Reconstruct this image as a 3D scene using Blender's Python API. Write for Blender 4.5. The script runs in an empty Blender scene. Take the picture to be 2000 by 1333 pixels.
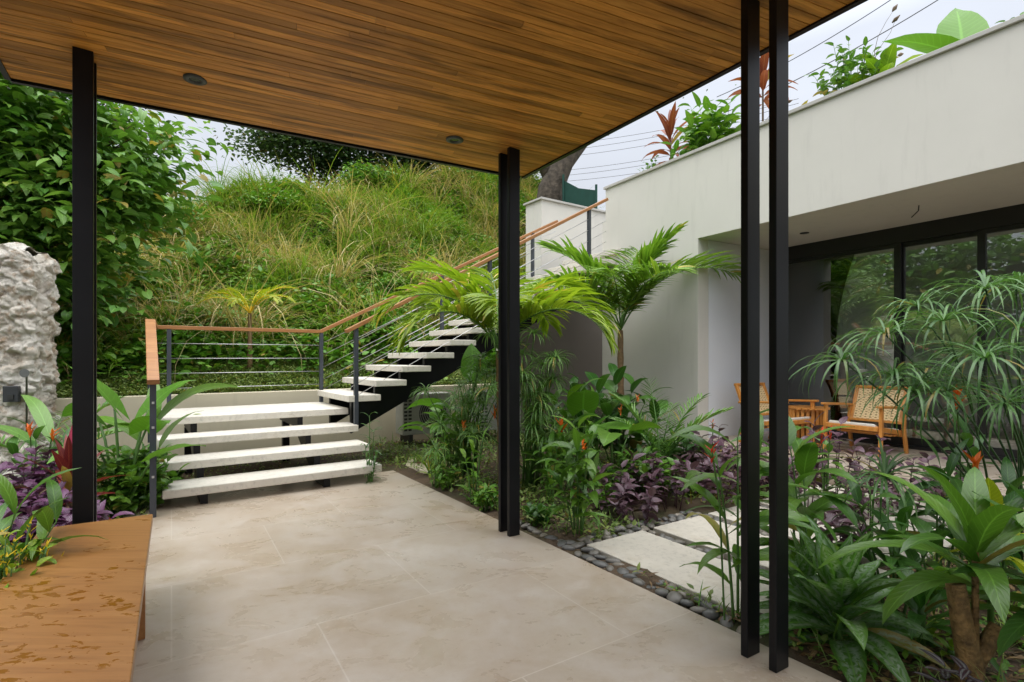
import bpy, math, random
import numpy as np
from mathutils import Vector, Matrix
R = math.radians
sc = bpy.context.scene
C = sc.collection

# ------------------------------------------------------------------ camera, light, exposure
FPX, CX, HY, CH = 1040.0, 1000.0, 698.0, 1.30      # focal length, centre and horizon in photo pixels; eye height
cam = bpy.data.cameras.new('camera'); co = bpy.data.objects.new('camera', cam); C.objects.link(co)
cam.sensor_width = 36; cam.lens = 36*FPX/2000; cam.clip_start = .05; cam.clip_end = 2000
cam.shift_y = (HY-666.5)/2000
co.location = (0, 0, CH); co.rotation_euler = (R(90), 0, 0)
sc.camera = co
sc.view_settings.view_transform = 'Standard'; sc.view_settings.look = 'None'
sc.view_settings.exposure = 0.0; sc.view_settings.gamma = 1
sc.cycles.use_denoising = True
sc.cycles.max_bounces = 8; sc.cycles.diffuse_bounces = 5; sc.cycles.glossy_bounces = 3
sc.cycles.transmission_bounces = 4; sc.cycles.transparent_max_bounces = 10
sc.cycles.caustics_reflective = False; sc.cycles.caustics_refractive = False
sc.cycles.sample_clamp_indirect = 6

SUN_EL, SUN_AZ = R(62), R(205)      # azimuth of the sun seen from above, measured from +Y towards +X
w = bpy.data.worlds.new('World'); sc.world = w; w.use_nodes = True
nt = w.node_tree; nt.nodes.clear()
def WN(t): return nt.nodes.new(t)
wo = WN('ShaderNodeOutputWorld'); bg = WN('ShaderNodeBackground'); sky = WN('ShaderNodeTexSky')
sky.sky_type = 'NISHITA'; sky.sun_disc = False; sky.sun_elevation = SUN_EL; sky.sun_rotation = SUN_AZ
sky.dust_density = 5; sky.air_density = 1.0
tc = WN('ShaderNodeTexCoord'); sx = WN('ShaderNodeSeparateXYZ')
nt.links.new(tc.outputs['Generated'], sx.inputs[0])
ramp = WN('ShaderNodeValToRGB')                     # overcast sky: darker at the horizon, about three times as bright at the zenith
nt.links.new(sx.outputs['Z'], ramp.inputs[0])
e = ramp.color_ramp.elements
e[0].position = 0.0; e[0].color = (.19, .20, .215, 1)
e[1].position = 1.0; e[1].color = (1.25, 1.25, 1.25, 1)
k = e.new(.25); k.color = (.225, .235, .255, 1)
k = e.new(.46); k.color = (.25, .265, .295, 1)
k = e.new(.66); k.color = (.72, .74, .78, 1)
mp = WN('ShaderNodeMapping'); mp.inputs['Scale'].default_value = (2, 2, 5)
nt.links.new(tc.outputs['Generated'], mp.inputs[0])
nz = WN('ShaderNodeTexNoise'); nz.inputs['Scale'].default_value = 1.6; nz.inputs['Detail'].default_value = 5
nt.links.new(mp.outputs[0], nz.inputs[0])
mr = WN('ShaderNodeMapRange'); mr.inputs['To Min'].default_value = .86; mr.inputs['To Max'].default_value = 1.12
nt.links.new(nz.outputs[0], mr.inputs[0])
vm = WN('ShaderNodeVectorMath'); vm.operation = 'SCALE'
nt.links.new(ramp.outputs[0], vm.inputs[0]); nt.links.new(mr.outputs[0], vm.inputs['Scale'])
vs = WN('ShaderNodeVectorMath'); vs.operation = 'SCALE'; vs.inputs['Scale'].default_value = 27.0
nt.links.new(vm.outputs[0], vs.inputs[0])
va = WN('ShaderNodeVectorMath'); va.operation = 'ADD'
vk = WN('ShaderNodeVectorMath'); vk.operation = 'SCALE'; vk.inputs['Scale'].default_value = .12
nt.links.new(sky.outputs[0], vk.inputs[0])
nt.links.new(vk.outputs[0], va.inputs[0]); nt.links.new(vs.outputs[0], va.inputs[1])
nt.links.new(va.outputs[0], bg.inputs[0]); bg.inputs['Strength'].default_value = .12
nt.links.new(bg.outputs[0], wo.inputs[0])

sl = bpy.data.lights.new('sun', 'SUN'); so = bpy.data.objects.new('sun', sl); C.objects.link(so)
sl.energy = .9; sl.angle = R(35); sl.color = (1, .96, .9)
sd = Vector((math.sin(SUN_AZ)*math.cos(SUN_EL), math.cos(SUN_AZ)*math.cos(SUN_EL), math.sin(SUN_EL)))
so.rotation_euler = sd.to_track_quat('Z', 'Y').to_euler()

# ------------------------------------------------------------------ helpers
def AT(px, py, Y): return Vector(((px-CX)/FPX*Y, Y, CH-(py-HY)/FPX*Y))
def FL(px, py, z=0.0):
    Y = FPX*(CH-z)/(py-HY); return Vector(((px-CX)/FPX*Y, Y, z))
def tag(o, label=None, cat=None, group=None, kind=None):
    if label: o['label'] = label
    if cat: o['category'] = cat
    if group: o['group'] = group
    if kind: o['kind'] = kind
    return o
def thing(name, label, cat, loc=(0, 0, 0), group=None, rotz=0):
    o = bpy.data.objects.new(name, None); C.objects.link(o); o.empty_display_size = .1
    o.location = loc; o.rotation_euler = (0, 0, rotz)
    return tag(o, label, cat, group)

class MB:
    def __init__(s, org=(0, 0, 0)): s.v = []; s.f = []; s.o = Vector(org)
    def poly(s, pts, faces):
        n = len(s.v); s.v += [tuple(Vector(p)-s.o) for p in pts]; s.f += [tuple(i+n for i in f) for f in faces]
    def hexa(s, b, t):                      # bottom ring, top ring (same count)
        n = len(b)
        s.poly(list(b)+list(t), [tuple(reversed(range(n))), tuple(range(n, 2*n))] +
               [(i, (i+1) % n, n+(i+1) % n, n+i) for i in range(n)])
    def box(s, c, d, ax=(1, 0, 0), ay=None, az=(0, 0, 1)):
        ax = Vector(ax).normalized(); az = Vector(az)
        ay = az.cross(ax).normalized() if ay is None else Vector(ay)
        c = Vector(c); hx, hy, hz = d[0]/2*ax, d[1]/2*ay, d[2]/2*az.normalized()
        s.hexa([c-hx-hy-hz, c+hx-hy-hz, c+hx+hy-hz, c-hx+hy-hz], [c-hx-hy+hz, c+hx-hy+hz, c+hx+hy+hz, c-hx+hy+hz])
    def bar(s, p, q, wd, ht, up=(0, 0, 1)): # bar from p to q, width wd, height ht
        p, q = Vector(p), Vector(q); d = (q-p).normalized(); sd_ = d.cross(Vector(up)).normalized(); u = sd_.cross(d)
        a, b = sd_*wd/2, u*ht/2
        s.hexa([p-a-b, p+a-b, p+a+b, p-a+b], [q-a-b, q+a-b, q+a+b, q-a+b])
    def prism(s, pts, z0, z1):
        s.hexa([(p[0], p[1], z0) for p in pts], [(p[0], p[1], z1) for p in pts])
    def tube(s, pts, r, n=6, cap=True):
        pts = [Vector(p) for p in pts]; m = len(pts)
        if not hasattr(r, '__len__'): r = [r]*m
        ref = None; rings = []
        for i, p in enumerate(pts):
            d = (pts[min(i+1, m-1)]-pts[max(i-1, 0)]).normalized()
            if ref is None: ref = d.orthogonal().normalized()
            ref = (ref-d*ref.dot(d)); ref = ref.normalized() if ref.length > 1e-6 else d.orthogonal().normalized()
            b = d.cross(ref)
            rings += [p+(ref*math.cos(2*math.pi*k/n)+b*math.sin(2*math.pi*k/n))*r[i] for k in range(n)]
        fs = [(i*n+k, i*n+(k+1) % n, (i+1)*n+(k+1) % n, (i+1)*n+k) for i in range(m-1) for k in range(n)]
        if cap: fs += [tuple(reversed(range(n))), tuple(range((m-1)*n, m*n))]
        s.poly(rings, fs)
    def disc(s, c, r, z0, z1, n=24):
        s.prism([(c[0]+r*math.cos(2*math.pi*k/n), c[1]+r*math.sin(2*math.pi*k/n)) for k in range(n)], z0, z1)
    def build(s, name, m, parent=None, smooth=False, bevel=0):
        me = bpy.data.meshes.new(name); me.from_pydata(s.v, [], s.f); me.update()
        if smooth: me.shade_smooth()
        me.materials.append(m)
        o = bpy.data.objects.new(name, me); C.objects.link(o)
        if parent: o.parent = parent
        elif s.o.length: o.location = s.o
        if bevel:
            b = o.modifiers.new('bevel', 'BEVEL'); b.width = bevel; b.segments = 2; b.limit_method = 'ANGLE'
        return o

# ---- leaves, many at once
def prof(kind, K):
    t = np.linspace(0, 1, K); back = np.zeros(K)
    if kind == 'lance': wd = np.sin(np.pi*np.clip(t, 0, 1)**.75)**.85; wd[0] = .06
    elif kind == 'ovate': wd = np.sin(np.pi*t**.62)**.8; wd[0] = .05
    elif kind == 'strap': wd = np.minimum(1, .45+t*2.2)*(1-t**3)**.8
    elif kind == 'blade': wd = (1-t)**.6*np.minimum(1, .6+t*2)
    elif kind == 'heart':
        wd = np.interp(t, [0, .12, .3, .5, .7, .88, 1], [.62, .95, 1., .86, .58, .25, 0]); back = np.interp(t, [0, .12, .35], [-.30, -.14, 0])
    wd = np.clip(wd, 0, 1); wd[-1] = 0
    return t, wd, back
class Leaves:
    def __init__(s, org=(0, 0, 0), seed=1): s.p = []; s.o = np.array(org, float); s.rng = random.Random(seed)
    def add(s, base, az, pitch, L, W, droop=.8, fold=.15, roll=0, wave=0):
        s.p.append((base[0], base[1], base[2], az, pitch, L, W, droop, fold, roll, wave))
    def addv(s, arr): s.p += [tuple(r) for r in arr]
    def mesh(s, kind, K, cols=3):
        P = np.array(s.p, float); N = len(P)
        base, az, pitch, L, W, droop, fold, roll, wave = P[:, :3]-s.o, *P[:, 3:].T
        t, wd, back = prof(kind, K)
        phi = pitch[:, None]-droop[:, None]*t[None, :]**1.1
        h = np.stack([np.cos(az), np.sin(az), 0*az], 1)[:, None, :]
        z = np.array([0, 0, 1.])[None, None, :]
        tan = np.cos(phi)[..., None]*h+np.sin(phi)[..., None]*z
        pos = np.zeros((N, K, 3)); ds = L[:, None]/(K-1)
        pos[:, 1:] = np.cumsum((tan[:, :-1]+tan[:, 1:])/2*ds[..., None], 1)
        pos += base[:, None, :]
        side = np.stack([-np.sin(az), np.cos(az), 0*az], 1)[:, None, :]
        nrm = -np.sin(phi)[..., None]*h+np.cos(phi)[..., None]*z
        cr, sr = np.cos(roll)[:, None, None], np.sin(roll)[:, None, None]
        s2 = cr*side+sr*nrm; n2 = cr*nrm-sr*side
        hw = (W[:, None]*wd[None, :]/2)[..., None]
        bk = (back[None, :]*L[:, None])[..., None]*tan
        ph = np.random.default_rng(7).random((N, 1))*6.28
        wv = (wave[:, None]*W[:, None]*np.sin(t[None, :]*15+ph))[..., None]*n2
        wv2 = (wave[:, None]*W[:, None]*np.sin(t[None, :]*13+ph*2))[..., None]*n2
        f = fold[:, None, None]
        l = pos-s2*hw+n2*hw*f+bk+wv; r = pos+s2*hw+n2*hw*f+bk+wv2
        rows = [l, pos, r] if cols == 3 else [l, r]
        V = np.stack(rows, 2).reshape(-1, 3)
        us = [0, .5, 1] if cols == 3 else [0, 1]
        uv = np.zeros((N, K, cols, 2)); uv[..., 0] = np.array(us)[None, None, :]; uv[..., 1] = t[None, :, None]
        uv = uv.reshape(-1, 2)
        idx = np.arange(N*K*cols).reshape(N, K, cols)
        q = np.stack([idx[:, :-1, :-1], idx[:, :-1, 1:], idx[:, 1:, 1:], idx[:, 1:, :-1]], -1).reshape(-1, 4)
        return V, q, uv
    def build(s, name, m, parent=None, kind='lance', K=7, cols=3):
        V, q, uv = s.mesh(kind, K, cols)
        me = bpy.data.meshes.new(name)
        me.vertices.add(len(V)); me.vertices.foreach_set('co', V.astype(np.float32).ravel())
        me.loops.add(q.size); me.loops.foreach_set('vertex_index', q.astype(np.int32).ravel())
        me.polygons.add(len(q)); me.polygons.foreach_set('loop_start', np.arange(0, q.size, 4, dtype=np.int32))
        me.update(calc_edges=True)
        ul = me.uv_layers.new(name='UVMap'); ul.data.foreach_set('uv', uv[q.ravel()].astype(np.float32).ravel())
        me.shade_smooth(); me.materials.append(m)
        o = bpy.data.objects.new(name, me); C.objects.link(o)
        if parent: o.parent = parent
        elif abs(s.o).sum() > 0: o.location = s.o
        return o

# ------------------------------------------------------------------ materials
def newmat(name):
    m = bpy.data.materials.new(name); m.use_nodes = True; n = m.node_tree
    return m, n, n.nodes['Principled BSDF']
def mixrgb(n, fac, a, b, mode='MIX'):
    x = n.nodes.new('ShaderNodeMix'); x.data_type = 'RGBA'; x.blend_type = mode
    for s_, v in ((0, fac), (6, a), (7, b)):
        if isinstance(v, (int, float)): x.inputs[s_].default_value = v
        elif isinstance(v, (tuple, list)): x.inputs[s_].default_value = (*v, 1)[:4]
        else: n.links.new(v, x.inputs[s_])
    return x.outputs[2]
def noise(n, scale, detail=4, vec=None, rough=.55, dist=0):
    x = n.nodes.new('ShaderNodeTexNoise'); x.inputs['Scale'].default_value = scale; x.inputs['Detail'].default_value = detail
    x.inputs['Roughness'].default_value = rough; x.inputs['Distortion'].default_value = dist
    if vec is not None: n.links.new(vec, x.inputs[0])
    return x.outputs[0]
def ramp_(n, src, *st):
    x = n.nodes.new('ShaderNodeValToRGB'); el = x.color_ramp.elements
    el[0].position, el[0].color = st[0][0], (*st[0][1], 1); el[1].position, el[1].color = st[-1][0], (*st[-1][1], 1)
    for p, c in st[1:-1]:
        q = el.new(p); q.color = (*c, 1)
    n.links.new(src, x.inputs[0]); return x.outputs[0]
def g(v): return (v, v, v)
def objco(n, rot=0, scale=(1, 1, 1)):
    t = n.nodes.new('ShaderNodeTexCoord'); m = n.nodes.new('ShaderNodeMapping')
    m.inputs['Rotation'].default_value = (0, 0, rot); m.inputs['Scale'].default_value = scale
    n.links.new(t.outputs['Object'], m.inputs[0]); return m.outputs[0]
def bump(n, b, h, strength=.3, dist=.01):
    x = n.nodes.new('ShaderNodeBump'); x.inputs['Strength'].default_value = strength; x.inputs['Distance'].default_value = dist
    n.links.new(h, x.inputs['Height']); n.links.new(x.outputs[0], b.inputs['Normal'])
def plain(name, c, rough=.5, metal=0, var=.12, sc_=6, bs=.15, bd=.003, bscale=60, spec=.5):
    m, n, b = newmat(name); v = objco(n)
    f = noise(n, sc_, 5, v)
    c2 = tuple(x*(1-var) for x in c); c3 = tuple(min(1, x*(1+var)) for x in c)
    n.links.new(ramp_(n, f, (.3, c2), (.7, c3)), b.inputs['Base Color'])
    b.inputs['Roughness'].default_value = rough; b.inputs['Metallic'].default_value = metal; b.inputs['Specular IOR Level'].default_value = spec
    if bs: bump(n, b, noise(n, bscale, 4, v), bs, bd)
    return m

def leafmat(name, ca, cb, vein=None, rough=.42, trans=.28, pattern=None, tip=None):
    m, n, b = newmat(name)
    geo = n.nodes.new('ShaderNodeNewGeometry'); rnd = geo.outputs['Random Per Island']
    mid = tuple((x+y)/2 for x, y in zip(ca, cb))
    old = tuple(a_*f_ for a_, f_ in zip((max(mid)*1.5, max(mid)*1.1, max(mid)*.25), (1, 1, 1)))
    col = ramp_(n, rnd, (0, ca), (.5, mid), (.95, cb), (.975, old))
    uvn = n.nodes.new('ShaderNodeUVMap'); sp = n.nodes.new('ShaderNodeSeparateXYZ'); n.links.new(uvn.outputs[0], sp.inputs[0])
    def math_(op, a, b_=None, c=None):
        x = n.nodes.new('ShaderNodeMath'); x.operation = op
        for i, q in enumerate((a, b_, c)):
            if q is None: continue
            if isinstance(q, (int, float)): x.inputs[i].default_value = q
            else: n.links.new(q, x.inputs[i])
        return x.outputs[0]
    d = math_('ABSOLUTE', math_('SUBTRACT', sp.outputs[0], .5))
    # side veins run out and forward from the midrib
    sv = math_('SINE', math_('MULTIPLY', math_('SUBTRACT', sp.outputs[1], math_('MULTIPLY', d, .35)), 75.0))
    svm = math_('MULTIPLY', math_('SMOOTH_MAX', sv, 0, .1), 1)
    vc = vein or tuple(min(1, x*1.7+.02) for x in mid)
    if pattern == 'silver':       # silver blotches between midrib and green margin
        f = noise(n, 9, 3, uvn.outputs[0], dist=.6)
        mp_ = n.nodes.new('ShaderNodeMapping'); mp_.inputs['Scale'].default_value = (3.5, 13, 1)
        n.links.new(uvn.outputs[0], mp_.inputs[0]); f = noise(n, 1.0, 2, mp_.outputs[0], dist=1.0)
        k_ = ramp_(n, f, (.42, g(0)), (.52, g(.85)))
        band = ramp_(n, d, (.05, g(.4)), (.2, g(1)), (.42, g(0)))
        col = mixrgb(n, mixrgb(n, 1, k_, band, 'MULTIPLY'), col, (.38, .48, .38))
    if pattern == 'purple':       # silvery purple sheen between dark veins
        k_ = ramp_(n, sv, (.2, g(0)), (.8, g(1)))
        col = mixrgb(n, mixrgb(n, .75, k_, ramp_(n, d, (.03, g(0)), (.16, g(1)), (.48, g(.15))), 'MULTIPLY'), col, vc)
    elif pattern == 'stripe':
        k_ = ramp_(n, d, (.1, g(0)), (.16, g(1)), (.30, g(1)), (.36, g(0)))
        col = mixrgb(n, k_, col, vc)
    else:
        col = mixrgb(n, ramp_(n, svm, (.75, g(0)), (1, g(.22))), col, vc)
        col = mixrgb(n, ramp_(n, d, (.015, g(.7)), (.04, g(0))), col, vc)
    if tip: col = mixrgb(n, ramp_(n, sp.outputs[1], (.75, g(0)), (1, g(.8))), col, tip)
    b.inputs['Roughness'].default_value = rough
    n.links.new(col, b.inputs['Base Color'])
    bump(n, b, svm, .25, .002)
    tr = n.nodes.new('ShaderNodeBsdfTranslucent')
    n.links.new(mixrgb(n, 1, col, (1.0, 1.05, .55), 'MULTIPLY'), tr.inputs[0])
    mx = n.nodes.new('ShaderNodeMixShader'); mx.inputs[0].default_value = trans
    out = n.nodes['Material Output']
    n.links.new(b.outputs[0], mx.inputs[1]); n.links.new(tr.outputs[0], mx.inputs[2]); n.links.new(mx.outputs[0], out.inputs[0])
    return m

M = {}
M['palm'] = leafmat('palm_leaf', (.19, .32, .02), (.36, .47, .04), trans=.35)
M['palm2'] = leafmat('palm_leaf_green', (.13, .27, .03), (.25, .41, .05), trans=.3)
M['yellowpalm'] = leafmat('yellow_palm_leaf', (.28, .36, .02), (.42, .46, .03), trans=.35)
M['papyrus'] = leafmat('papyrus_leaf', (.08, .20, .04), (.19, .34, .08), rough=.35)
M['papyrus2'] = leafmat('papyrus_leaf_dark', (.05, .14, .035), (.12, .25, .07), rough=.33)
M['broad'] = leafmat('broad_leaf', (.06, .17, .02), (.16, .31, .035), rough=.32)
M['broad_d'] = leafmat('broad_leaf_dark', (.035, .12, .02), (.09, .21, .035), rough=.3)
M['taro'] = leafmat('taro_leaf', (.07, .21, .02), (.14, .32, .03), rough=.38)
M['lime'] = leafmat('lime_leaf', (.16, .32, .02), (.30, .42, .03))
M['purple'] = leafmat('purple_leaf', (.045, .010, .022), (.12, .055, .075), vein=(.24, .17, .22), pattern='purple', rough=.35, trans=.15)
M['violet'] = leafmat('violet_leaf', (.045, .008, .035), (.12, .035, .10), vein=(.23, .10, .22), pattern='purple', rough=.35, trans=.15)
M['red'] = leafmat('red_leaf', (.10, .012, .02), (.30, .04, .03), vein=(.35, .1, .06), rough=.35)
M['rust'] = leafmat('rust_leaf', (.16, .03, .02), (.38, .11, .05), vein=(.4, .16, .08), rough=.4, trans=.35)
M['rose'] = leafmat('rose_leaf', (.35, .02, .07), (.45, .04, .09), rough=.35)
M['silver'] = leafmat('silver_leaf', (.07, .20, .03), (.13, .28, .04), pattern='silver', rough=.35)
M['zebra'] = leafmat('striped_dark_leaf', (.02, .006, .012), (.035, .01, .02), vein=(.11, .11, .11), pattern='stripe', trans=.05)
M['tree'] = leafmat('tree_leaf', (.07, .20, .03), (.21, .38, .06), rough=.4)
M['tree_d'] = leafmat('tree_leaf_dark', (.025, .07, .02), (.06, .13, .03), rough=.45)
M['tree_f'] = leafmat('tree_leaf_far', (.05, .10, .035), (.10, .17, .05), rough=.6)
M['vine'] = leafmat('vine_leaf', (.07, .21, .02), (.20, .37, .035), rough=.45)
M['grass'] = leafmat('grass_blade', (.10, .21, .02), (.27, .37, .05), rough=.5, trans=.4)
M['straw'] = leafmat('dry_grass_blade', (.34, .25, .10), (.62, .52, .26), rough=.6, trans=.3)
M['cover'] = leafmat('cover_leaf', (.12, .20, .04), (.30, .38, .10), rough=.5)
M['flower'] = leafmat('orange_flower', (.85, .11, .015), (.9, .25, .03), rough=.4)
M['redflower'] = leafmat('red_flower', (.7, .03, .02), (.8, .06, .02), rough=.4)
M['yflower'] = leafmat('yellow_flower', (.85, .55, .02), (.9, .7, .05), rough=.5)
M['stem'] = plain('green_stem', (.07, .16, .03), .45, bs=0)
M['stem_d'] = plain('dark_green_stem', (.03, .08, .02), .4, bs=0)
M['stem_p'] = plain('purple_stem', (.09, .03, .05), .5, bs=0)
M['bark'] = plain('bark', (.17, .12, .08), .85, var=.45, sc_=14, bs=.7, bd=.01, bscale=35)
M['bark_d'] = plain('dark_bark', (.075, .06, .045), .9, var=.6, sc_=9, bs=.9, bd=.03, bscale=22)
M['bark_y'] = plain('tan_bark', (.22, .135, .05), .85, var=.75, sc_=22, bs=1.0, bd=.03, bscale=28)
M['palmtrunk'] = plain('palm_trunk', (.18, .11, .05), .7, var=.3, sc_=30)
M['black'] = plain('black_steel', (.0055, .0055, .007), .38, var=.3, bs=.05, spec=.25)
M['rail'] = plain('grey_steel', (.045, .052, .065), .42, var=.2, bs=.05)
M['cable'] = plain('steel_cable', (.6, .6, .6), .3, metal=.8, bs=0)
M['ring'] = plain('downlight_ring', (.035, .038, .042), .45, bs=0)
M['lens'] = plain('downlight_lens', (.02, .02, .02), .15, bs=0)
M['alu'] = plain('dark_aluminium', (.012, .012, .013), .35, bs=0)
M['ac'] = plain('grey_paint', (.42, .42, .38), .5, var=.08)
M['ac_d'] = plain('dark_plastic', (.03, .03, .03), .5)
M['curtain'] = plain('blue_grey_cloth', (.40, .46, .50), .9)
M['bed'] = plain('pale_bedding', (.55, .6, .62), .9)
M['net'] = plain('green_net', (.006, .055, .04), .8)
M['cord'] = plain('black_cord', (.02, .02, .02), .6, bs=0)
M['cushion'] = plain('cream_cushion', (.68, .66, .60), .9, var=.05, bscale=200)
M['chrome'] = plain('dull_chrome', (.25, .25, .25), .3, metal=.8, bs=0)

def mk_plaster(name, c, stain=.1):
    m, n, b = newmat(name); v = objco(n)
    f = noise(n, 1.1, 6, v, .6); col = ramp_(n, f, (.3, tuple(x*.93 for x in c)), (.7, c))
    v2 = objco(n, 0, (3.5, 3.5, .5)); s2 = noise(n, 2.2, 6, v2, .65)
    col = mixrgb(n, ramp_(n, s2, (.55, g(0)), (.8, g(stain))), col, tuple(x*.55 for x in c))
    n.links.new(col, b.inputs['Base Color']); b.inputs['Roughness'].default_value = .85
    bump(n, b, noise(n, 90, 5, v), .25, .002)
    return m
M['plaster'] = mk_plaster('cream_plaster', (.67, .65, .595), .22)
M['sky_tinted'] = mk_plaster('sky_tinted_plaster', (.76, .79, .84), .03)  # pale return wall, bluish light from the sky mixed into its base colour
M['coping'] = mk_plaster('grey_coping', (.5, .49, .46), .5)
M['interior'] = mk_plaster('interior_paint', (.84, .84, .83), .02)
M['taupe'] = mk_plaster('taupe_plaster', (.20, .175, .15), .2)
M['retain'] = mk_plaster('beige_plaster', (.66, .60, .44), .3)

def mk_patio():
    m, n, b = newmat('travertine_tiles'); v = objco(n, R(-32.6))
    br = n.nodes.new('ShaderNodeTexBrick'); br.offset = .5; br.inputs['Scale'].default_value = 1.0
    br.inputs['Mortar Size'].default_value = .004; br.inputs['Brick Width'].default_value = 1.2; br.inputs['Row Height'].default_value = .9
    br.inputs['Mortar Smooth'].default_value = .3; br.inputs['Color1'].default_value = (.3, .3, .3, 1); br.inputs['Color2'].default_value = (.7, .7, .7, 1)
    n.links.new(v, br.inputs[0])
    f = noise(n, 1.0, 10, v, .66, .5)
    col = ramp_(n, f, (.30, (.345, .265, .185)), (.46, (.405, .33, .25)), (.58, (.455, .39, .315)), (.78, (.57, .53, .475)))
    v2 = objco(n, R(-32.6), (1.3, 1.8, 1)); f2 = noise(n, 2.2, 9, v2, .66, .5)
    col = mixrgb(n, ramp_(n, f2, (.40, g(0)), (.75, g(.45))), col, (.58, .55, .51))
    f3 = noise(n, 22, 8, v, .7); col = mixrgb(n, ramp_(n, f3, (.32, g(.28)), (.50, g(0))), col, (.34, .25, .16))
    vr = n.nodes.new('ShaderNodeTexVoronoi'); vr.feature = 'DISTANCE_TO_EDGE'; vr.inputs['Scale'].default_value = 2.3
    n.links.new(v, vr.inputs[0])
    dv = n.nodes.new('ShaderNodeVectorMath'); dv.operation = 'ADD'; nn = n.nodes.new('ShaderNodeTexNoise'); nn.inputs['Scale'].default_value = 3.; nn.inputs['Detail'].default_value = 6
    n.links.new(v, nn.inputs[0]); n.links.new(v, dv.inputs[0]); n.links.new(nn.outputs['Color'], dv.inputs[1]); n.links.new(dv.outputs[0], vr.inputs[0])
    col = mixrgb(n, ramp_(n, vr.outputs[0], (.0, g(.10)), (.012, g(0))), col, (.72, .64, .54))
    col = mixrgb(n, .10, col, br.outputs['Color'], 'OVERLAY')
    fs = noise(n, .7, 5, objco(n, 0, (1, 1, 1)), .6)
    col = mixrgb(n, ramp_(n, fs, (.48, g(0)), (.72, g(.35))), col, (.44, .345, .25))
    col = mixrgb(n, mixrgb(n, 1, br.outputs['Fac'], g(.5), 'MULTIPLY'), col, (.66, .60, .52))
    n.links.new(col, b.inputs['Base Color'])
    n.links.new(ramp_(n, f2, (.3, g(.20)), (.7, g(.42))), b.inputs['Roughness'])
    bump(n, b, f3, .12, .002)
    return m
M['patio'] = mk_patio()
def mk_concrete(name, c):
    m, n, b = newmat(name); v = objco(n)
    col = ramp_(n, noise(n, 3, 8, v, .65), (.3, tuple(x*.85 for x in c)), (.65, c))
    col = mixrgb(n, ramp_(n, noise(n, 24, 9, v, .75), (.34, g(.55)), (.48, g(0))), col, tuple(x*.55 for x in c))
    col = mixrgb(n, ramp_(n, noise(n, 2.2, 7, v, .7), (.56, g(0)), (.72, g(.6))), col, (.42, .35, .24))
    geo = n.nodes.new('ShaderNodeNewGeometry')
    n.links.new(col, b.inputs['Base Color']); b.inputs['Roughness'].default_value = .75
    bump(n, b, noise(n, 70, 6, v, .7), .5, .003)
    return m
M['tread'] = mk_concrete('pale_stone_tread', (.68, .645, .57))
M['stone'] = mk_concrete('pale_paving_stone', (.60, .56, .48))

def mk_wood(name, c1, c2, c3, along, rot=0, rough=.45, island=True, dark=None, sheen=.5, isl=(.60, .9, 1.1, 1.3)):
    m, n, b = newmat(name)
    t = n.nodes.new('ShaderNodeTexCoord'); r1 = n.nodes.new('ShaderNodeMapping'); r1.inputs['Rotation'].default_value = (0, 0, rot)
    n.links.new(t.outputs['Object'], r1.inputs[0])
    geo = n.nodes.new('ShaderNodeNewGeometry')
    off = n.nodes.new('ShaderNodeVectorMath'); off.operation = 'ADD'
    sc3 = n.nodes.new('ShaderNodeVectorMath'); sc3.operation = 'SCALE'; sc3.inputs[0].default_value = (9, 5, 3)
    n.links.new(geo.outputs['Random Per Island'], sc3.inputs['Scale'])
    n.links.new(r1.outputs[0], off.inputs[0]); n.links.new(sc3.outputs[0], off.inputs[1])
    s1 = n.nodes.new('ShaderNodeMapping'); s1.inputs['Scale'].default_value = along; n.links.new(off.outputs[0], s1.inputs[0])
    gr = noise(n, 1, 7, s1.outputs[0], .65, .8)
    col = ramp_(n, gr, (.25, c1), (.5, c2), (.75, c3))
    if island:
        k_ = ramp_(n, geo.outputs['Random Per Island'], (0, g(isl[0])), (.4, g(isl[1])), (.75, g(isl[2])), (1, g(isl[3])))
        col = mixrgb(n, 1, col, k_, 'MULTIPLY')
    if dark:
        s4 = n.nodes.new('ShaderNodeMapping'); s4.inputs['Scale'].default_value = (1.3, 14, 14); n.links.new(r1.outputs[0], s4.inputs[0])
        f4 = noise(n, 1.1, 5, s4.outputs[0], .6)
        col = mixrgb(n, ramp_(n, f4, (.50, g(0)), (.66, g(.8))), col, dark)
    n.links.new(col, b.inputs['Base Color']); b.inputs['Roughness'].default_value = rough; b.inputs['Specular IOR Level'].default_value = sheen
    bump(n, b, gr, .15, .002)
    return m

# ------------------------------------------------------------------ frames of reference on the plan
U = Vector((-.536, .844, 0)); V_ = Vector((.844, .536, 0))              # patio edge direction and across it
S = Vector((.819, .574, 0)); Pd = Vector((-.574, .819, 0)); SO = Vector((-1.367, 5.60, 0))
def st(a, b, z=0): return SO+S*a+Pd*b+Vector((0, 0, z))                 # stair coordinates
Wd = Vector((-.515, .857, 0)); Wn = Vector((.857, .515, 0))             # house front direction, inward normal
HA = Vector((3.428, 5.89, 0))
def hs(t, q, z=0): return HA+Wd*t+Wn*q+Vector((0, 0, z))                # house coordinates: along the front, into the house

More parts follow.
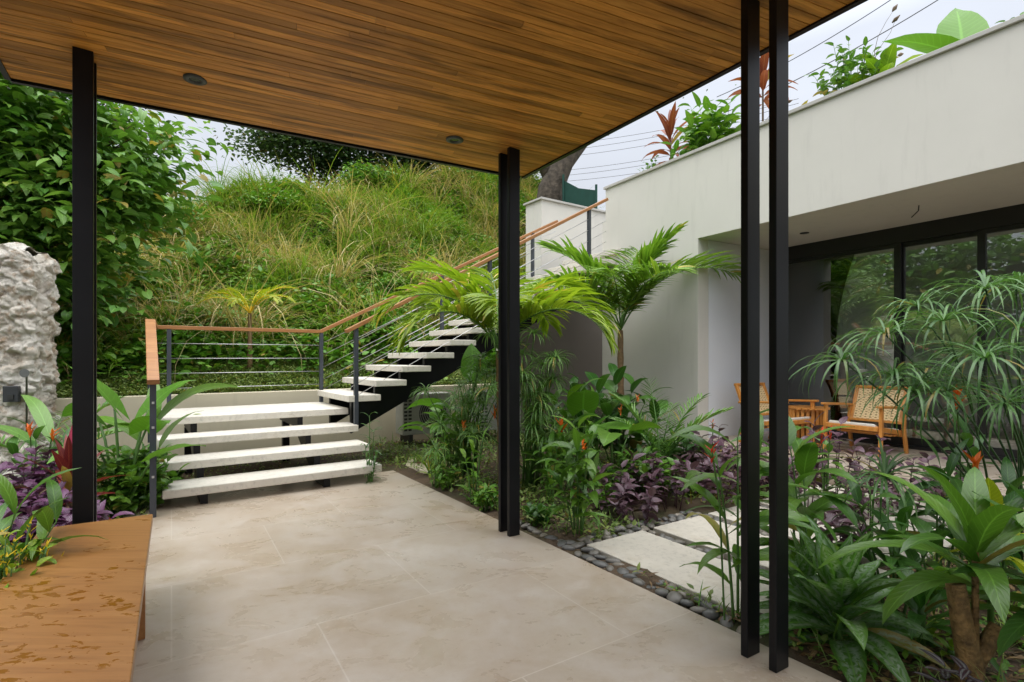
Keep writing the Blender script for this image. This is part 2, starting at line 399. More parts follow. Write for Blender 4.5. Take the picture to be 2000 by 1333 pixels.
# ------------------------------------------------------------------ ground and hill
def hillz(a, b):
    d = np.maximum(b-2.75, 0)
    z = .78+.50*np.minimum(d, 1.2)+.72*np.clip(d-1.2, 0, 6.0)+.12*np.clip(d-7.2, 0, 6)
    und = .24*np.sin(a*.9+1.3*np.sin(b*.7))+.16*np.sin(a*2.1+b*1.3)+.1*np.sin(a*3.7-b*2.9)
    z = z+und*np.clip(d/2, 0, 1)
    left = np.clip((3.2-a)/5, 0, 1); z = z-left*np.clip(d-2.5, 0, 6)*.20
    z = z+np.clip((a-1)/7, 0, 1)*np.clip(d-2, 0, 5.5)*.30-np.clip((a-10)/3, 0, 1)*np.clip(d-2, 0, 5)*.6
    return z
def hillxy(a, b): return SO.x+S.x*a+Pd.x*b, SO.y+S.y*a+Pd.y*b

def mk_soil(name, c1, c2, green):
    m, n, b = newmat(name); v = objco(n)
    col = ramp_(n, noise(n, 5, 8, v, .7), (.3, c1), (.7, c2))
    col = mixrgb(n, ramp_(n, noise(n, 1.2, 6, v, .7), (.48, g(0)), (.6, g(.8))), col, green)
    n.links.new(col, b.inputs['Base Color']); b.inputs['Roughness'].default_value = .95
    bump(n, b, noise(n, 30, 8, v, .75), .9, .02); return m
M['soil'] = mk_soil('garden_soil', (.05, .033, .02), (.15, .10, .06), (.05, .065, .02))
M['hillsoil'] = mk_soil('hill_soil', (.03, .032, .014), (.07, .07, .025), (.03, .055, .015))

gm = MB(); n_ = 1
gm.poly([(-400, -400, -.16), (400, -400, -.16), (400, 400, -.16), (-400, 400, -.16)], [(0, 1, 2, 3)])
tag(gm.build('ground', M['hillsoil']), kind='structure')
# garden soil, gently uneven
def soilz(x, y): return -.045+.02*np.sin(x*3.1+y*1.7)+.015*np.sin(x*7.3-y*5.1)+.01*np.sin(x*13+y*11)
gs = MB(); nx, ny = 110, 110
xs = np.linspace(-9, 7, nx); ys = np.linspace(-1, 12, ny)
vv = [(x, y, float(soilz(x, y))) for y in ys for x in xs]
gs.poly(vv, [(j*nx+i, j*nx+i+1, (j+1)*nx+i+1, (j+1)*nx+i) for j in range(ny-1) for i in range(nx-1)])
tag(gs.build('garden_soil', M['soil'], smooth=True), kind='structure')
# hill
hm = MB(); na, nb = 150, 100
As = np.linspace(-22, 20, na); Bs = np.linspace(2.75, 26, nb)
hv = []
for b_ in Bs:
    for a_ in As:
        x, y = hillxy(a_, b_); hv.append((x, y, float(hillz(a_, b_))))
hm.poly(hv, [(j*na+i, j*na+i+1, (j+1)*na+i+1, (j+1)*na+i) for j in range(nb-1) for i in range(na-1)])
tag(hm.build('hill', M['hillsoil'], smooth=True), kind='structure')

# patio slab
e0 = FL(1675, 1333); ed = (FL(800, 926)-e0).normalized()
pc = st(.30, .42)
PATR = [e0-ed*5, pc]                      # right edge runs here
pat = MB()
pts = [e0-ed*6, pc, st(-2.2, .42), st(-2.2, -.28), st(-3.4, -.28), st(-3.4, -.28)-ed*9]
pat.prism([(p.x, p.y) for p in pts], -.14, 0)
tag(pat.build('patio', M['patio'], bevel=.006), kind='structure')

# ------------------------------------------------------------------ canopy over the patio
def cz(x, y): return 3.0454-.0403*x-.0583*y
RP = [Vector((-3.027, 3.221, 0)), Vector((.076, 4.391, 0)), Vector((4.33, -1.85, 0)), Vector((.72, -2.69, 0))]
E = (RP[1]-RP[0]).normalized(); En = Vector((E.y, -E.x, 0))
can = thing('patio_canopy', 'flat wooden-ceilinged canopy on paired black steel posts over the stone patio', 'canopy')
def clip(poly, nrm, d):          # keep points with p.nrm <= d
    out = []
    for i in range(len(poly)):
        p, q = poly[i], poly[(i+1) % len(poly)]; dp, dq = p.dot(nrm)-d, q.dot(nrm)-d
        if dp <= 0: out.append(p)
        if dp*dq < 0: out.append(p+(q-p)*(dp/(dp-dq)))
    return out
cb = MB(); rr = random.Random(3); BW = .052
o0 = RP[0].dot(En)
k_ = 0
while k_*BW < 8:
    lo, hi = o0+k_*BW+.02, o0+(k_+1)*BW-.0045+.02
    x0 = -6+rr.random()*-3
    while x0 < 10:
        Lb = rr.uniform(2.2, 3.4)
        q = [p.copy() for p in RP]
        for nrm, d in ((En, hi), (-En, -lo), (E, x0+Lb-.0015), (-E, -x0)):
            q = clip(q, nrm, d)
            if len(q) < 3: break
        if len(q) >= 3:
            dz = rr.uniform(-.0012, .0012)
            cb.hexa([(p.x, p.y, cz(p.x, p.y)+dz) for p in q], [(p.x, p.y, cz(p.x, p.y)+.02) for p in q])
        x0 += Lb
    k_ += 1
M['ceil'] = mk_wood('ceiling_wood', (.33, .135, .025), (.56, .25, .05), (.72, .36, .085), (1.6, 40, 40), rot=-math.atan2(E.y, E.x), rough=.5, dark=(.15, .065, .015), sheen=.3, isl=(.60, .92, 1.08, 1.3))
cb.build('ceiling_boards', M['ceil'], can)
sl_ = MB(); off = .004
sl_.hexa([(p.x, p.y, cz(p.x, p.y)+.022) for p in reversed(RP)], [(p.x, p.y, cz(p.x, p.y)+.20) for p in reversed(RP)])
sl_.build('roof_slab', M['black'], can)
tr_ = MB()
for i in range(4):
    p, q = RP[i], RP[(i+1) % 4]; dn = Vector((-(q-p).y, (q-p).x, 0)).normalized()
    p2 = p+dn*.015; q2 = q+dn*.015
    tr_.bar((p2.x, p2.y, cz(p2.x, p2.y)+.10), (q2.x, q2.y, cz(q2.x, q2.y)+.10), .03, .22)
tr_.build('edge_trim', M['black'], can)
def post(x, y):
    m_ = MB(); h = cz(x, y)+.003
    hx, hy = V_*.045, U*.017
    m_.box((x, y, h/2), (.09, .034, h), V_, U)
    m_.build('post', M['black'], can, bevel=.003)
    
for px, py in ((1003, 1046), ):
    p = FL(px, py); post(p.x, p.y); post(p.x+U.x*.125, p.y+U.y*.125)
p = FL(1521, 1306); post(p.x, p.y); post(p.x+U.x*.13, p.y+U.y*.13)
pl = Vector((-2.335, 2.90, 0)); post(pl.x, pl.y); post(pl.x+U.x*.13, pl.y+U.y*.13)
for x, y in ((-1.867, 3.137), (-.406, 3.773)):
    z = cz(x, y); d = MB(); N = 28
    ro = [(x+.062*math.cos(2*math.pi*i/N), y+.062*math.sin(2*math.pi*i/N), z-.007) for i in range(N)]
    ri = [(x+.036*math.cos(2*math.pi*i/N), y+.036*math.sin(2*math.pi*i/N), z-.010) for i in range(N)]
    rt = [(x+.03*math.cos(2*math.pi*i/N), y+.03*math.sin(2*math.pi*i/N), z-.002) for i in range(N)]
    rb = [(q[0], q[1], z+.004) for q in ro]
    d.poly(ro+ri+rt+rb, [(i, (i+1) % N, N+(i+1) % N, N+i) for i in range(N)]+[(N+i, N+(i+1) % N, 2*N+(i+1) % N, 2*N+i) for i in range(N)]+[(3*N+i, 3*N+(i+1) % N, (i+1) % N, i) for i in range(N)])
    ring = d.build('downlight', M['ring'], can, smooth=True)
    l_ = MB(); l_.disc((x, y), .03, z-.003, z-.001); l_.build('lens', M['lens'], ring)

# ------------------------------------------------------------------ staircase
TH = .075; RZ = .17; GO = .363
stair = thing('staircase', 'open staircase of pale stone slab treads on black steel with wooden handrails', 'staircase', SO)
def tread(a0, a1, b0, b1, top, nm='tread'):
    m_ = MB(SO); q = [st(a0, b0), st(a1, b0), st(a1, b1), st(a0, b1)]
    m_.prism([(p.x, p.y) for p in q], top-TH, top)
    return m_.build(nm, M['tread'], stair, bevel=.008)
WL = -1.93
for i in range(3): tread(WL-.01*i, 0-.0*i, GO*i, GO*i+.40, RZ*(i+1))
tread(WL-.03, 0, GO*3, 2.22, RZ*4, 'landing')
A0, GA = -.10, .335
for n_ in range(5, 18):
    a = A0+(n_-5)*GA
    tread(a, a+.40, .80, 2.10, RZ*n_)
tread(A0+13*GA, A0+13*GA+1.25, .70, 2.10, RZ*18, 'top_landing')
def saw(axis, off, th, steps, low):
    # steps: list of (x0,x1,ztop) ; polygon extruded sideways
    pts = []
    for x0, x1, z in steps: pts += [(x0, z), (x1, z)]
    pts += low
    m_ = MB(SO)
    f = (lambda x, o, z: st(x, o, z)) if axis == 'a' else (lambda x, o, z: st(o, x, z))
    m_.hexa([f(x, off-th/2, z) for x, z in pts], [f(x, off+th/2, z) for x, z in pts])
    # triangulated caps handled by ngons
    m_.build('stringer', M['black'], stair)
for off in (1.02, 1.88):
    stp = [(.0 if n_ == 5 else A0+(n_-5)*GA+.06, A0+(n_-4)*GA+.06, RZ*n_-TH-.002) for n_ in range(5, 18)]
    stp.append((A0+13*GA+.06, 5.0, RZ*18-TH-.002))
    saw('a', off, .06, stp, [(5.0, RZ*18-.34), (A0+13*GA+.3, RZ*18-.34), (-.0, .38)])
for off in (-1.62, -.55):
    stp = [(GO*i+.06, GO*(i+1)+.06, RZ*(i+1)-TH-.002) for i in range(3)]+[(GO*3+.06, 2.1, RZ*4-TH-.002)]
    saw('b', off, .06, stp, [(2.1, RZ*4-.2), (GO*3+.25, RZ*4-.2), (.35, -.02), (.06, -.02)])
# supports beneath the landing and the flight
for a, b in ((-1.62, 1.9), (-.55, 1.9)):
    m_ = MB(SO); m_.bar(st(a, b, -.05), st(a, b, RZ*4-.2), .08, .08, S); m_.build('support_post', M['black'], stair)
M['handrail'] = mk_wood('handrail_wood', (.24, .10, .035), (.34, .15, .05), (.43, .21, .08), (3, 3, 40), rough=.4, island=False)
def railpost(a, b, z0, z1):
    m_ = MB(SO); m_.box(st(a, b, (z0+z1)/2), (.045, .05, z1-z0), S, Pd)
    m_.build('rail_post', M['rail'], stair)
def rail(pts):
    for p, q in zip(pts[:-1], pts[1:]):
        m_ = MB(SO); d = (q-p).normalized()*.018
        m_.bar(p-d, q+d, .085, .045); m_.build('handrail', M['handrail'], stair, bevel=.005)
def cables(p, q, hs_=(.19, .37, .55, .73)):
    for h in hs_:
        m_ = MB(SO); m_.tube([p+Vector((0, 0, -h)), q+Vector((0, 0, -h))], .0045, 5); m_.build('cable', M['cable'], stair, smooth=True)
SLP = RZ/GA
# left side: rises with the lower flight, then level round the back of the landing
LA = -2.0
l0, l1, l2 = st(LA, -.18, 1.13), st(LA, 1.05, 1.655), st(-1.95, 2.20, 1.655)
rail([l0-(l1-l0).normalized()*.06, l1]); rail([l1, l2])
r1 = st(-.03, 2.20, 1.655); rail([l2, r1])
railpost(LA, -.15, 0, 1.12); railpost(-1.95, 2.17, .25, 1.63); railpost(LA, 1.05, .45, 1.63)
railpost(-1.80, 2.17, RZ*4, 1.63); railpost(-.03, 2.17, RZ*4, 1.63)
cables(l0, l1, (.2, .4, .6, .8)); cables(l1, l2); cables(l2, r1)
for k_ in range(4):
    m_ = MB(SO); c = st(LA, -.176, 1.13-.2*(k_+1)); m_.box(c, (.018, .01, .018), S, Pd); m_.build('cable_bolt', M['cable'], stair)
far_top = st(4.15, 2.14, 1.655+SLP*4.18); rail([r1, far_top])
for a in (1.81, 3.6):
    n_ = int((a-A0)/GA)+5; railpost(a, 2.12, RZ*min(n_, 18), 1.64+SLP*(a+.03))
cables(r1, far_top, (.17, .34, .51, .68, .82))
n0 = st(-.06, .82, 1.63); n1 = st(4.10, .82, 1.63+.533*4.16); rail([n0-(n1-n0).normalized()*.05, n1])
for a in (.0, 1.87, 3.73):
    n_ = int((a-A0)/GA)+5
    railpost(a, .82, RZ*3 if a == 0 else RZ*n_, 1.61+.533*(a+.06))
cables(n0, n1, (.17, .34, .51, .68, .82))

# ------------------------------------------------------------------ walls behind the stairs
rw = MB(); q = [st(-3.6, 2.60), st(3.1, 2.60), st(3.1, 2.78), st(-3.6, 2.78)]
rw.prism([(p.x, p.y) for p in q], -.15, .82)
tag(rw.build('retaining_wall', M['retain'], bevel=.006), 'low cream retaining wall between the stair landing and the planted bank', 'wall')
pw = thing('parapet_wall', 'cream wall with a thin stone cap beside the top of the stairs', 'wall', st(4.1, 2.5))
o_ = st(4.1, 2.5)
def pz(name, a0, a1, b0, b1, z0, z1, mt):
    m_ = MB(o_); q = [st(a0, b0), st(a1, b0), st(a1, b1), st(a0, b1)]; m_.prism([(p.x, p.y) for p in q], z0, z1); return m_.build(name, mt, pw, bevel=.004)
pz('wall', 4.10, 7.5, 2.50, 2.75, -.15, 4.26, M['plaster'])
pz('coping', 4.06, 7.5, 2.46, 2.79, 4.262, 4.30, M['coping'])
pz('end_wall', 4.10, 4.28, 2.752, 3.0, -.15, 4.26, M['plaster'])
pz('end_coping', 4.06, 4.32, 2.792, 3.04, 4.262, 4.30, M['coping'])
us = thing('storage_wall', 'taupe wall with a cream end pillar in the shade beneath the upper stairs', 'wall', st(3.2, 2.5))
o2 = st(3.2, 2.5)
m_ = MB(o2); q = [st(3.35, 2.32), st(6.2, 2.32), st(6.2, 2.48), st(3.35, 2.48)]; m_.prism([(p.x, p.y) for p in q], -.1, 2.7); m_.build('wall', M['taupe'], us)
m_ = MB(o2); q = [st(3.15, 2.2), st(3.348, 2.2), st(3.348, 2.6), st(3.15, 2.6)]; m_.prism([(p.x, p.y) for p in q], -.1, 2.5); m_.build('pillar', M['plaster'], us)

# ------------------------------------------------------------------ house
house = thing('house', 'cream rendered house with planted flat roof and a recessed glazed terrace', 'house', HA)
TZ, SOF, COP = .169, 2.936, 4.12
T_OP, T_END = 1.685, 3.68      # opening edge, far end of the front wall
TN = -6.0
def hbox(name, t0, t1, q0, q1, z0, z1, mt, par=None, bev=0):
    m_ = MB(HA); q = [hs(t0, q0), hs(t0, q1), hs(t1, q1), hs(t1, q0)]
    m_.prism([(p.x, p.y) for p in q], z0, z1); return m_.build(name, mt, par or house, bevel=bev)
def wall_l():      # front wall, fascia and parapet are one rendered face
    pts = [(TN, SOF), (T_OP, SOF), (T_OP, -.15), (T_END, -.15), (T_END, 3.60), (T_END-.085, 3.60), (T_END-.085, COP), (TN, COP)]
    m_ = MB(HA); m_.hexa([hs(t, .22, z) for t, z in pts], [hs(t, 0, z) for t, z in pts]); m_.build('wall', M['plaster'], house, bevel=.004)
wall_l()
hbox('coping', TN, T_END-.06, -.03, .25, COP+.002, COP+.045, M['coping'], bev=.005)
hbox('side_wall', T_END-.22, T_END-.0, .222, 6, -.15, 3.1, M['plaster'])
hbox('roof_deck', TN, T_END-.23, .222, 7, SOF+.25, 3.15, M['coping'])
hbox('roof_planter', TN, T_END-.3, .222, 1.1, 3.152, 3.80, M['soil'])
hbox('soffit', TN, T_OP-.002, .222, 1.63, SOF+.003, SOF+.2, M['plaster'])
hbox('return_wall', T_OP-.0, T_OP+.2, .222, 1.95, -.15, SOF, M['sky_tinted'])
# terrace floor
m_ = MB(); q = [hs(TN, -.25), hs(TN, 1.62), hs(T_OP-.005, 1.62), hs(T_OP-.005, -.25)]; m_.prism([(p.x, p.y) for p in q], -.13, TZ)
tag(m_.build('terrace_floor', M['patio'], bevel=.005), kind='structure')
# soffit lights
for t in (.75,):
    c = hs(t, .95); m_ = MB(HA); m_.disc((c.x, c.y), .055, SOF-.004, SOF+.002); m_.build('downlight', M['ring'], house)
m_ = MB(HA); c = hs(-.62, .75, SOF); m_.tube([c, c+Vector((-.02, -.02, -.06)), c+Vector((-.08, 0, -.13))], .006, 5); m_.build('loose_wire', M['cord'], house)
# sliding door in plane q=1.63
DQ = 1.63
def glassmat():
    m, n, b = newmat('window_glass'); n.nodes.remove(b)
    gl = n.nodes.new('ShaderNodeBsdfGlossy'); gl.inputs['Roughness'].default_value = .004; gl.inputs['Color'].default_value = (.95, .97, .95, 1)
    tr = n.nodes.new('ShaderNodeBsdfTransparent'); tr.inputs[0].default_value = (.96, .98, .96, 1)
    fr = n.nodes.new('ShaderNodeFresnel'); fr.inputs[0].default_value = 2.15
    mx = n.nodes.new('ShaderNodeMixShader'); n.links.new(fr.outputs[0], mx.inputs[0]); n.links.new(tr.outputs[0], mx.inputs[1]); n.links.new(gl.outputs[0], mx.inputs[2])
    n.links.new(mx.outputs[0], n.nodes['Material Output'].inputs[0]); return m
M['glass'] = glassmat()
door = MB(HA)
D1 = T_OP-.002; D0 = D1-5.6
def dbox(m_, t0, t1, q0, q1, z0, z1):
    q = [hs(t0, q0), hs(t0, q1), hs(t1, q1), hs(t1, q0)]; m_.prism([(p.x, p.y) for p in q], z0, z1)
m_ = MB(HA); dbox(m_, D0, D1, DQ, DQ+.14, SOF-.20, SOF+.002); dbox(m_, D0, D1, DQ-.001, DQ+.14, TZ-.02, TZ+.035)
dbox(m_, D1-.075, D1, DQ+.002, DQ+.138, TZ+.035, SOF-.20); dbox(m_, D0, D0+.075, DQ+.002, DQ+.138, TZ+.035, SOF-.20)
frame = m_.build('sliding_door', M['alu'], house)
muls = [0, 1.69, 2.51, 3.9, 5.6]
for i in range(4):
    t1 = D1-(muls[i]+(.075 if i == 0 else 0)); t0 = D1-muls[i+1]-(.06 if i < 3 else -.075)
    qq = DQ+.02+(.05 if i % 2 else 0)
    m_ = MB(HA)
    z0, z1 = TZ+.036, SOF-.201
    dbox(m_, t0, t0+.075, qq, qq+.045, z0, z1); dbox(m_, t1-.075 if i else t1-.05, t1, qq+.001, qq+.044, z0, z1)
    dbox(m_, t0+.075, t1-.075, qq+.001, qq+.044, z1-.05, z1); dbox(m_, t0+.075, t1-.075, qq+.001, qq+.044, z0, z0+.09)
    pn = m_.build('door_panel', M['alu'], house)
    m_ = MB(HA); dbox(m_, t0+.06, t1-.06, qq+.018, qq+.026, z0+.08, z1-.04); m_.build('pane', M['glass'], pn)
# room behind the glass
RQ = DQ+.14
hbox('interior_floor', D0-.2, D1+.2, RQ, RQ+4.2, .02, TZ, M['patio'])
hbox('interior_back_wall', D0-.2, D1+.2, RQ+4.2, RQ+4.35, 0, SOF, M['interior'])
hbox('interior_side_wall', D1+.2, D1+.35, RQ, RQ+4.35, 0, SOF, M['interior'])
hbox('interior_end_wall', D0-.35, D0-.2, RQ, RQ+4.35, 0, .55, M['interior'])       # low wall; the opening above is added to let daylight brighten the room
hbox('interior_ceiling', D0-.35, D1+.35, DQ, RQ+4.35, SOF+.004, SOF+.15, M['interior'])
hbox('interior_door', D1-.1+.28, D1+.198, RQ+1.2, RQ+2.1, TZ, TZ+2.1, M['ac'])
# curtain
m_ = MB(); base = hs(D1-.32, RQ+.16); N = 40; pts_ = []
for i in range(N):
    f = i/(N-1); p = hs(D1-.09-.13*f, RQ+.16+.03*math.sin(f*30)); pts_.append(p)
vv = [(p.x, p.y, TZ+.02) for p in pts_]+[(p.x, p.y, SOF-.03) for p in pts_]
m_.poly(vv, [(i, i+1, N+i+1, N+i) for i in range(N-1)])
o = m_.build('curtain', M['curtain'], smooth=True); tag(o, 'blue grey curtain gathered at the corner inside the sliding door', 'curtain')
bed = thing('bed', 'bed with pale blue grey covers seen through the glass', 'bed', hs(-2.6, RQ+1.9, TZ))
o3 = hs(-2.6, RQ+1.9, TZ)
for nm, d0, d1, c0, c1, z0, z1, mt in (('bed_base', -3.6, -1.7, 1.0, 3.0, .02, .28, 'bark'), ('mattress', -3.58, -1.72, 1.02, 2.98, .281, .52, 'bed'), ('blanket', -3.61, -1.69, .99, 2.2, .44, .56, 'bed')):
    m_ = MB(o3); dbox(m_, d0, d1, RQ+c0, RQ+c1, TZ+z0, TZ+z1); m_.build(nm, M[mt], bed, bevel=.04)

# ------------------------------------------------------------------ terrace furniture
M['teak'] = mk_wood('teak', (.42, .16, .035), (.55, .23, .05), (.66, .32, .08), (30, 30, 4), rough=.4, island=False)
def mk_cane():
    m, n, b = newmat('woven_cane'); v = objco(n)
    ws = []
    for r_ in (0, R(60), R(-60)):
        t_ = n.nodes.new('ShaderNodeTexCoord'); mm = n.nodes.new('ShaderNodeMapping'); mm.inputs['Rotation'].default_value = (0, r_, 0); n.links.new(t_.outputs['Object'], mm.inputs[0])
        wv = n.nodes.new('ShaderNodeTexWave'); wv.inputs['Scale'].default_value = 11; wv.bands_direction = 'X' if r_ else 'Z'; n.links.new(mm.outputs[0], wv.inputs[0]); ws.append(wv.outputs[1])
    c = mixrgb(n, 1, mixrgb(n, 1, ws[0], ws[1], 'LIGHTEN'), ws[2], 'LIGHTEN')
    n.links.new(ramp_(n, c, (.5, (.28, .17, .06)), (.8, (.72, .55, .30))), b.inputs['Base Color']); b.inputs['Roughness'].default_value = .6
    bump(n, b, c, .5, .004); return m
M['cane'] = mk_cane()
def armchair(label, loc, rz):      # local: +y is where the sitter faces
    t = thing('armchair', label, 'armchair', loc, 'teak armchairs on the terrace', rz)
    def leg(pts, wd=.045, nm='leg'):
        m_ = MB()
        for p, q in zip(pts[:-1], pts[1:]): m_.bar(p, q, wd, .035, (1, 0, 0))
        return m_.build(nm, M['teak'], t, bevel=.006)
    for s_ in (-1, 1):
        x = .30*s_
        leg([(x, .30, 0), (x, .27, .56)]); leg([(x, -.34, 0), (x, -.27, .30), (x, -.30, .53)])
        m_ = MB(); m_.bar((x, .34, .575), (x, -.22, .545), .06, .028); m_.bar((x, -.22, .545), (x, -.36, .53), .05, .028); m_.build('armrest', M['teak'], t, bevel=.008)
        m_ = MB(); m_.bar((x-.04*s_, .30, .33), (x-.04*s_, -.30, .24), .03, .055); m_.build('side_rail', M['teak'], t, bevel=.005)
    # curved seat with cushion
    m_ = MB(); q = MB(); ny = 8
    def sz(f): return .34-.10*f-.035*math.sin(math.pi*f)
    b1, t1 = [], []
    for i in range(ny+1):
        f = i/ny; y = .31-.6*f
        for x in (-.255, .255): b1.append((x, y, sz(f)))
    vs_ = [(x, y, z) for x, y, z in b1]+[(x*.98, y, z+.045) for x, y, z in b1]; nv = len(b1)
    fc = []
    for i in range(ny):
        a = 2*i; fc += [(a, a+2, a+3, a+1), (nv+a, nv+a+1, nv+a+3, nv+a+2), (a, nv+a, nv+a+2, a+2), (a+1, a+3, nv+a+3, nv+a+1)]
    fc += [(0, 1, nv+1, nv), (2*ny, nv+2*ny, nv+2*ny+1, 2*ny+1)]
    m_.poly(vs_, fc); m_.build('cushion', M['cushion'], t, bevel=.015)
    m_ = MB(); m_.bar((-.28, .31, .325), (.28, .31, .325), .035, .05); m_.bar((-.28, -.29, .22), (.28, -.29, .22), .035, .05)
    for i in range(6):
        f = (i+.5)/6; y = .31-.6*f; m_.bar((-.27, y, sz(f)-.022), (.27, y, sz(f)-.022), .05, .016)
    m_.build('seat_frame', M['teak'], t, bevel=.005)
    # back, leaning
    b0, b1_ = Vector((0, -.27, .36)), Vector((0, -.43, .76))
    m_ = MB()
    for x in (-.27, .27): m_.bar(b0+Vector((x, 0, 0)), b1_+Vector((x, 0, 0)), .04, .04, (1, 0, 0))
    m_.bar(b0+Vector((-.29, 0, 0)), b0+Vector((.29, 0, 0)), .045, .03); m_.bar(b1_+Vector((-.29, 0, 0)), b1_+Vector((.29, 0, 0)), .05, .035)
    m_.build('backrest', M['teak'], t, bevel=.006)
    m_ = MB(); d = (b1_-b0); c = (b0+b1_)/2
    m_.hexa([b0+Vector((-.25, -.004, .01)), b0+Vector((.25, -.004, .01)), b0+Vector((.25, .006, .01)), b0+Vector((-.25, .006, .01))],
            [b1_+Vector((-.25, -.004, -.01)), b1_+Vector((.25, -.004, -.01)), b1_+Vector((.25, .006, -.01)), b1_+Vector((-.25, .006, -.01))])
    m_.build('cane_panel', M['cane'], t)
    return t
c1 = FL(1688, 884, TZ)
armchair('teak armchair with woven cane back nearest the papyrus', (c1.x, c1.y, TZ), R(122))
c2 = FL(1520, 868, TZ)
armchair('teak cane-backed armchair half hidden behind the black posts', (c2.x, c2.y, TZ), R(208))
ct = FL(1575, 868, TZ)
tb_t = thing('side_table', 'round teak side table with slatted drum base between the armchairs', 'table', (ct.x, ct.y, TZ))
m_ = MB(); N = 40
for k_ in range(9):
    x = -.255+.058*k_+.012; hw = math.sqrt(max(0.0, .27**2-max(abs(x-.027), abs(x+.027))**2))
    if hw > .05: m_.box((x+.0, 0, .475), (.054, 2*hw, .022))
m_.build('tabletop', M['teak'], tb_t, bevel=.003)
m_ = MB()
for k_ in range(22):
    a = 2*math.pi*k_/22; m_.box((.2*math.cos(a), .2*math.sin(a), .23), (.012, .038, .46), (math.cos(a), math.sin(a), 0))
m_.build('base_slats', M['teak'], tb_t)
for z in (.05, .44):
    m_ = MB(); m_.tube([(.188*math.cos(2*math.pi*i/30), .188*math.sin(2*math.pi*i/30), z) for i in range(31)], .012, 6); m_.build('hoop', M['teak'], tb_t)

# ------------------------------------------------------------------ bench
M['benchwood'] = mk_wood('bench_wood', (.24, .105, .035), (.32, .15, .055), (.38, .19, .075), (5, 60, 5), rot=R(90)-math.atan2(U.y, U.x)*0-R(90), rough=.33, island=False)
def mk_bench():
    m, n, b = newmat('oiled_bench_wood'); ang = math.atan2(U.y, U.x)
    v = objco(n, -ang, (1.5, 22, 22)); gr = noise(n, 1.6, 8, v, .65, 1.0)
    col = ramp_(n, gr, (.25, (.23, .095, .026)), (.5, (.33, .15, .044)), (.8, (.40, .195, .064)))
    v2 = objco(n, -ang, (16, 30, 1)); w_ = noise(n, 1.0, 5, v2, .6, .4)
    v3 = objco(n, -ang, (1, 2.0, 1)); w3 = noise(n, 1.7, 2, v3)
    mk = mixrgb(n, 1, ramp_(n, w_, (.56, g(0)), (.585, g(.9))), ramp_(n, w3, (.50, g(0)), (.56, g(1))), 'MULTIPLY')
    col = mixrgb(n, mk, col, (.22, .085, .006))
    col = mixrgb(n, ramp_(n, noise(n, 4, 3, objco(n, -ang, (.8, 3, 1))), (.62, g(0)), (.74, g(.5))), col, (.12, .05, .02))
    n.links.new(col, b.inputs['Base Color']); n.links.new(ramp_(n, mk, (0, g(.33)), (1, g(.12))), b.inputs['Roughness'])
    bump(n, b, gr, .12, .001); return m
M['bench'] = mk_bench()
bo = Vector((-1.978, 2.933, 0)); bl = -U
bw = -V_*.47
bench = thing('bench', 'long brown wooden bench with wet patches at the patio edge', 'bench', bo)
def bx(name, u0, u1, v0, v1, z0, z1):
    m_ = MB(bo); q = [bo+bl*u0+bw*v0, bo+bl*u1+bw*v0, bo+bl*u1+bw*v1, bo+bl*u0+bw*v1]
    m_.prism([(p.x, p.y) for p in q], z0, z1); return m_.build(name, M['bench'], bench, bevel=.004)
bx('seat', 0, 2.6, 0, 1, .392, .437)
bx('leg', .50, .56, .03, .97, 0, .391); bx('leg', 2.1, 2.16, .03, .97, 0, .391)

# ------------------------------------------------------------------ stepping stones and pebbles
def edge_pt(d, off):       # along the patio's right edge from its camera end, offset into the garden
    nrm = Vector((ed.y, -ed.x, 0)); return e0+ed*d+nrm*off
NRM = Vector((ed.y, -ed.x, 0))
c0 = FL(1146, 1060); dd = (c0-e0).dot(ed)
so_lab = ['pale stepping stone nearest the patio edge', 'second pale stepping stone out from the patio', 'third stepping stone, half hidden by purple leaves',
          'fourth stepping stone, between the purple plants', 'last stepping stone before the house terrace']
off = .17; rr = random.Random(5)
stones = []
for i in range(5):
    wd = .56; a_ = dd+.05*(i % 2)+.02+(.16 if i else 0)*0
    q = [edge_pt(dd, off), edge_pt(dd, off+wd), edge_pt(dd-1.42, off+wd), edge_pt(dd-1.42, off)]
    o = (q[0]+q[2])/2; m_ = MB(o); m_.prism([(p.x, p.y) for p in q], -.08, -.012)
    tag(m_.build('stepping_stone', M['stone'], bevel=.006), so_lab[i], 'paving stone', 'stepping stones across the garden')
    stones.append((off, off+wd)); off += wd+.115
def mk_pebble():
    m, n, b = newmat('river_pebble'); oi = n.nodes.new('ShaderNodeObjectInfo')
    c = ramp_(n, oi.outputs['Random'], (0, (.07, .075, .075)), (.4, (.12, .12, .115)), (.75, (.17, .155, .13)), (1, (.24, .21, .17)))
    c = mixrgb(n, ramp_(n, noise(n, 25, 5, objco(n)), (.4, g(0)), (.7, g(.4))), c, (.22, .2, .17))
    n.links.new(c, b.inputs['Base Color']); b.inputs['Roughness'].default_value = .45; return m
M['pebble'] = mk_pebble()
pebs = []
for j in range(4):
    rj = random.Random(40+j); vs_, fs_ = [], []; nu, nv = 12, 7
    for a in range(nv+1):
        th = math.pi*a/nv
        for b_ in range(nu):
            ph = 2*math.pi*b_/nu; k2 = 1+.07*math.sin(2*ph+j)+.05*math.sin(3*ph+j*2)
            vs_.append((math.sin(th)*math.cos(ph)*k2, math.sin(th)*math.sin(ph)*.72*k2, math.cos(th)*.42))
    for a in range(nv):
        for b_ in range(nu): fs_.append((a*nu+b_, (a+1)*nu+b_, (a+1)*nu+(b_+1) % nu, a*nu+(b_+1) % nu))
    me = bpy.data.meshes.new('pebble'); me.from_pydata(vs_, [], fs_); me.update(); me.shade_smooth(); me.materials.append(M['pebble']); pebs.append(me)
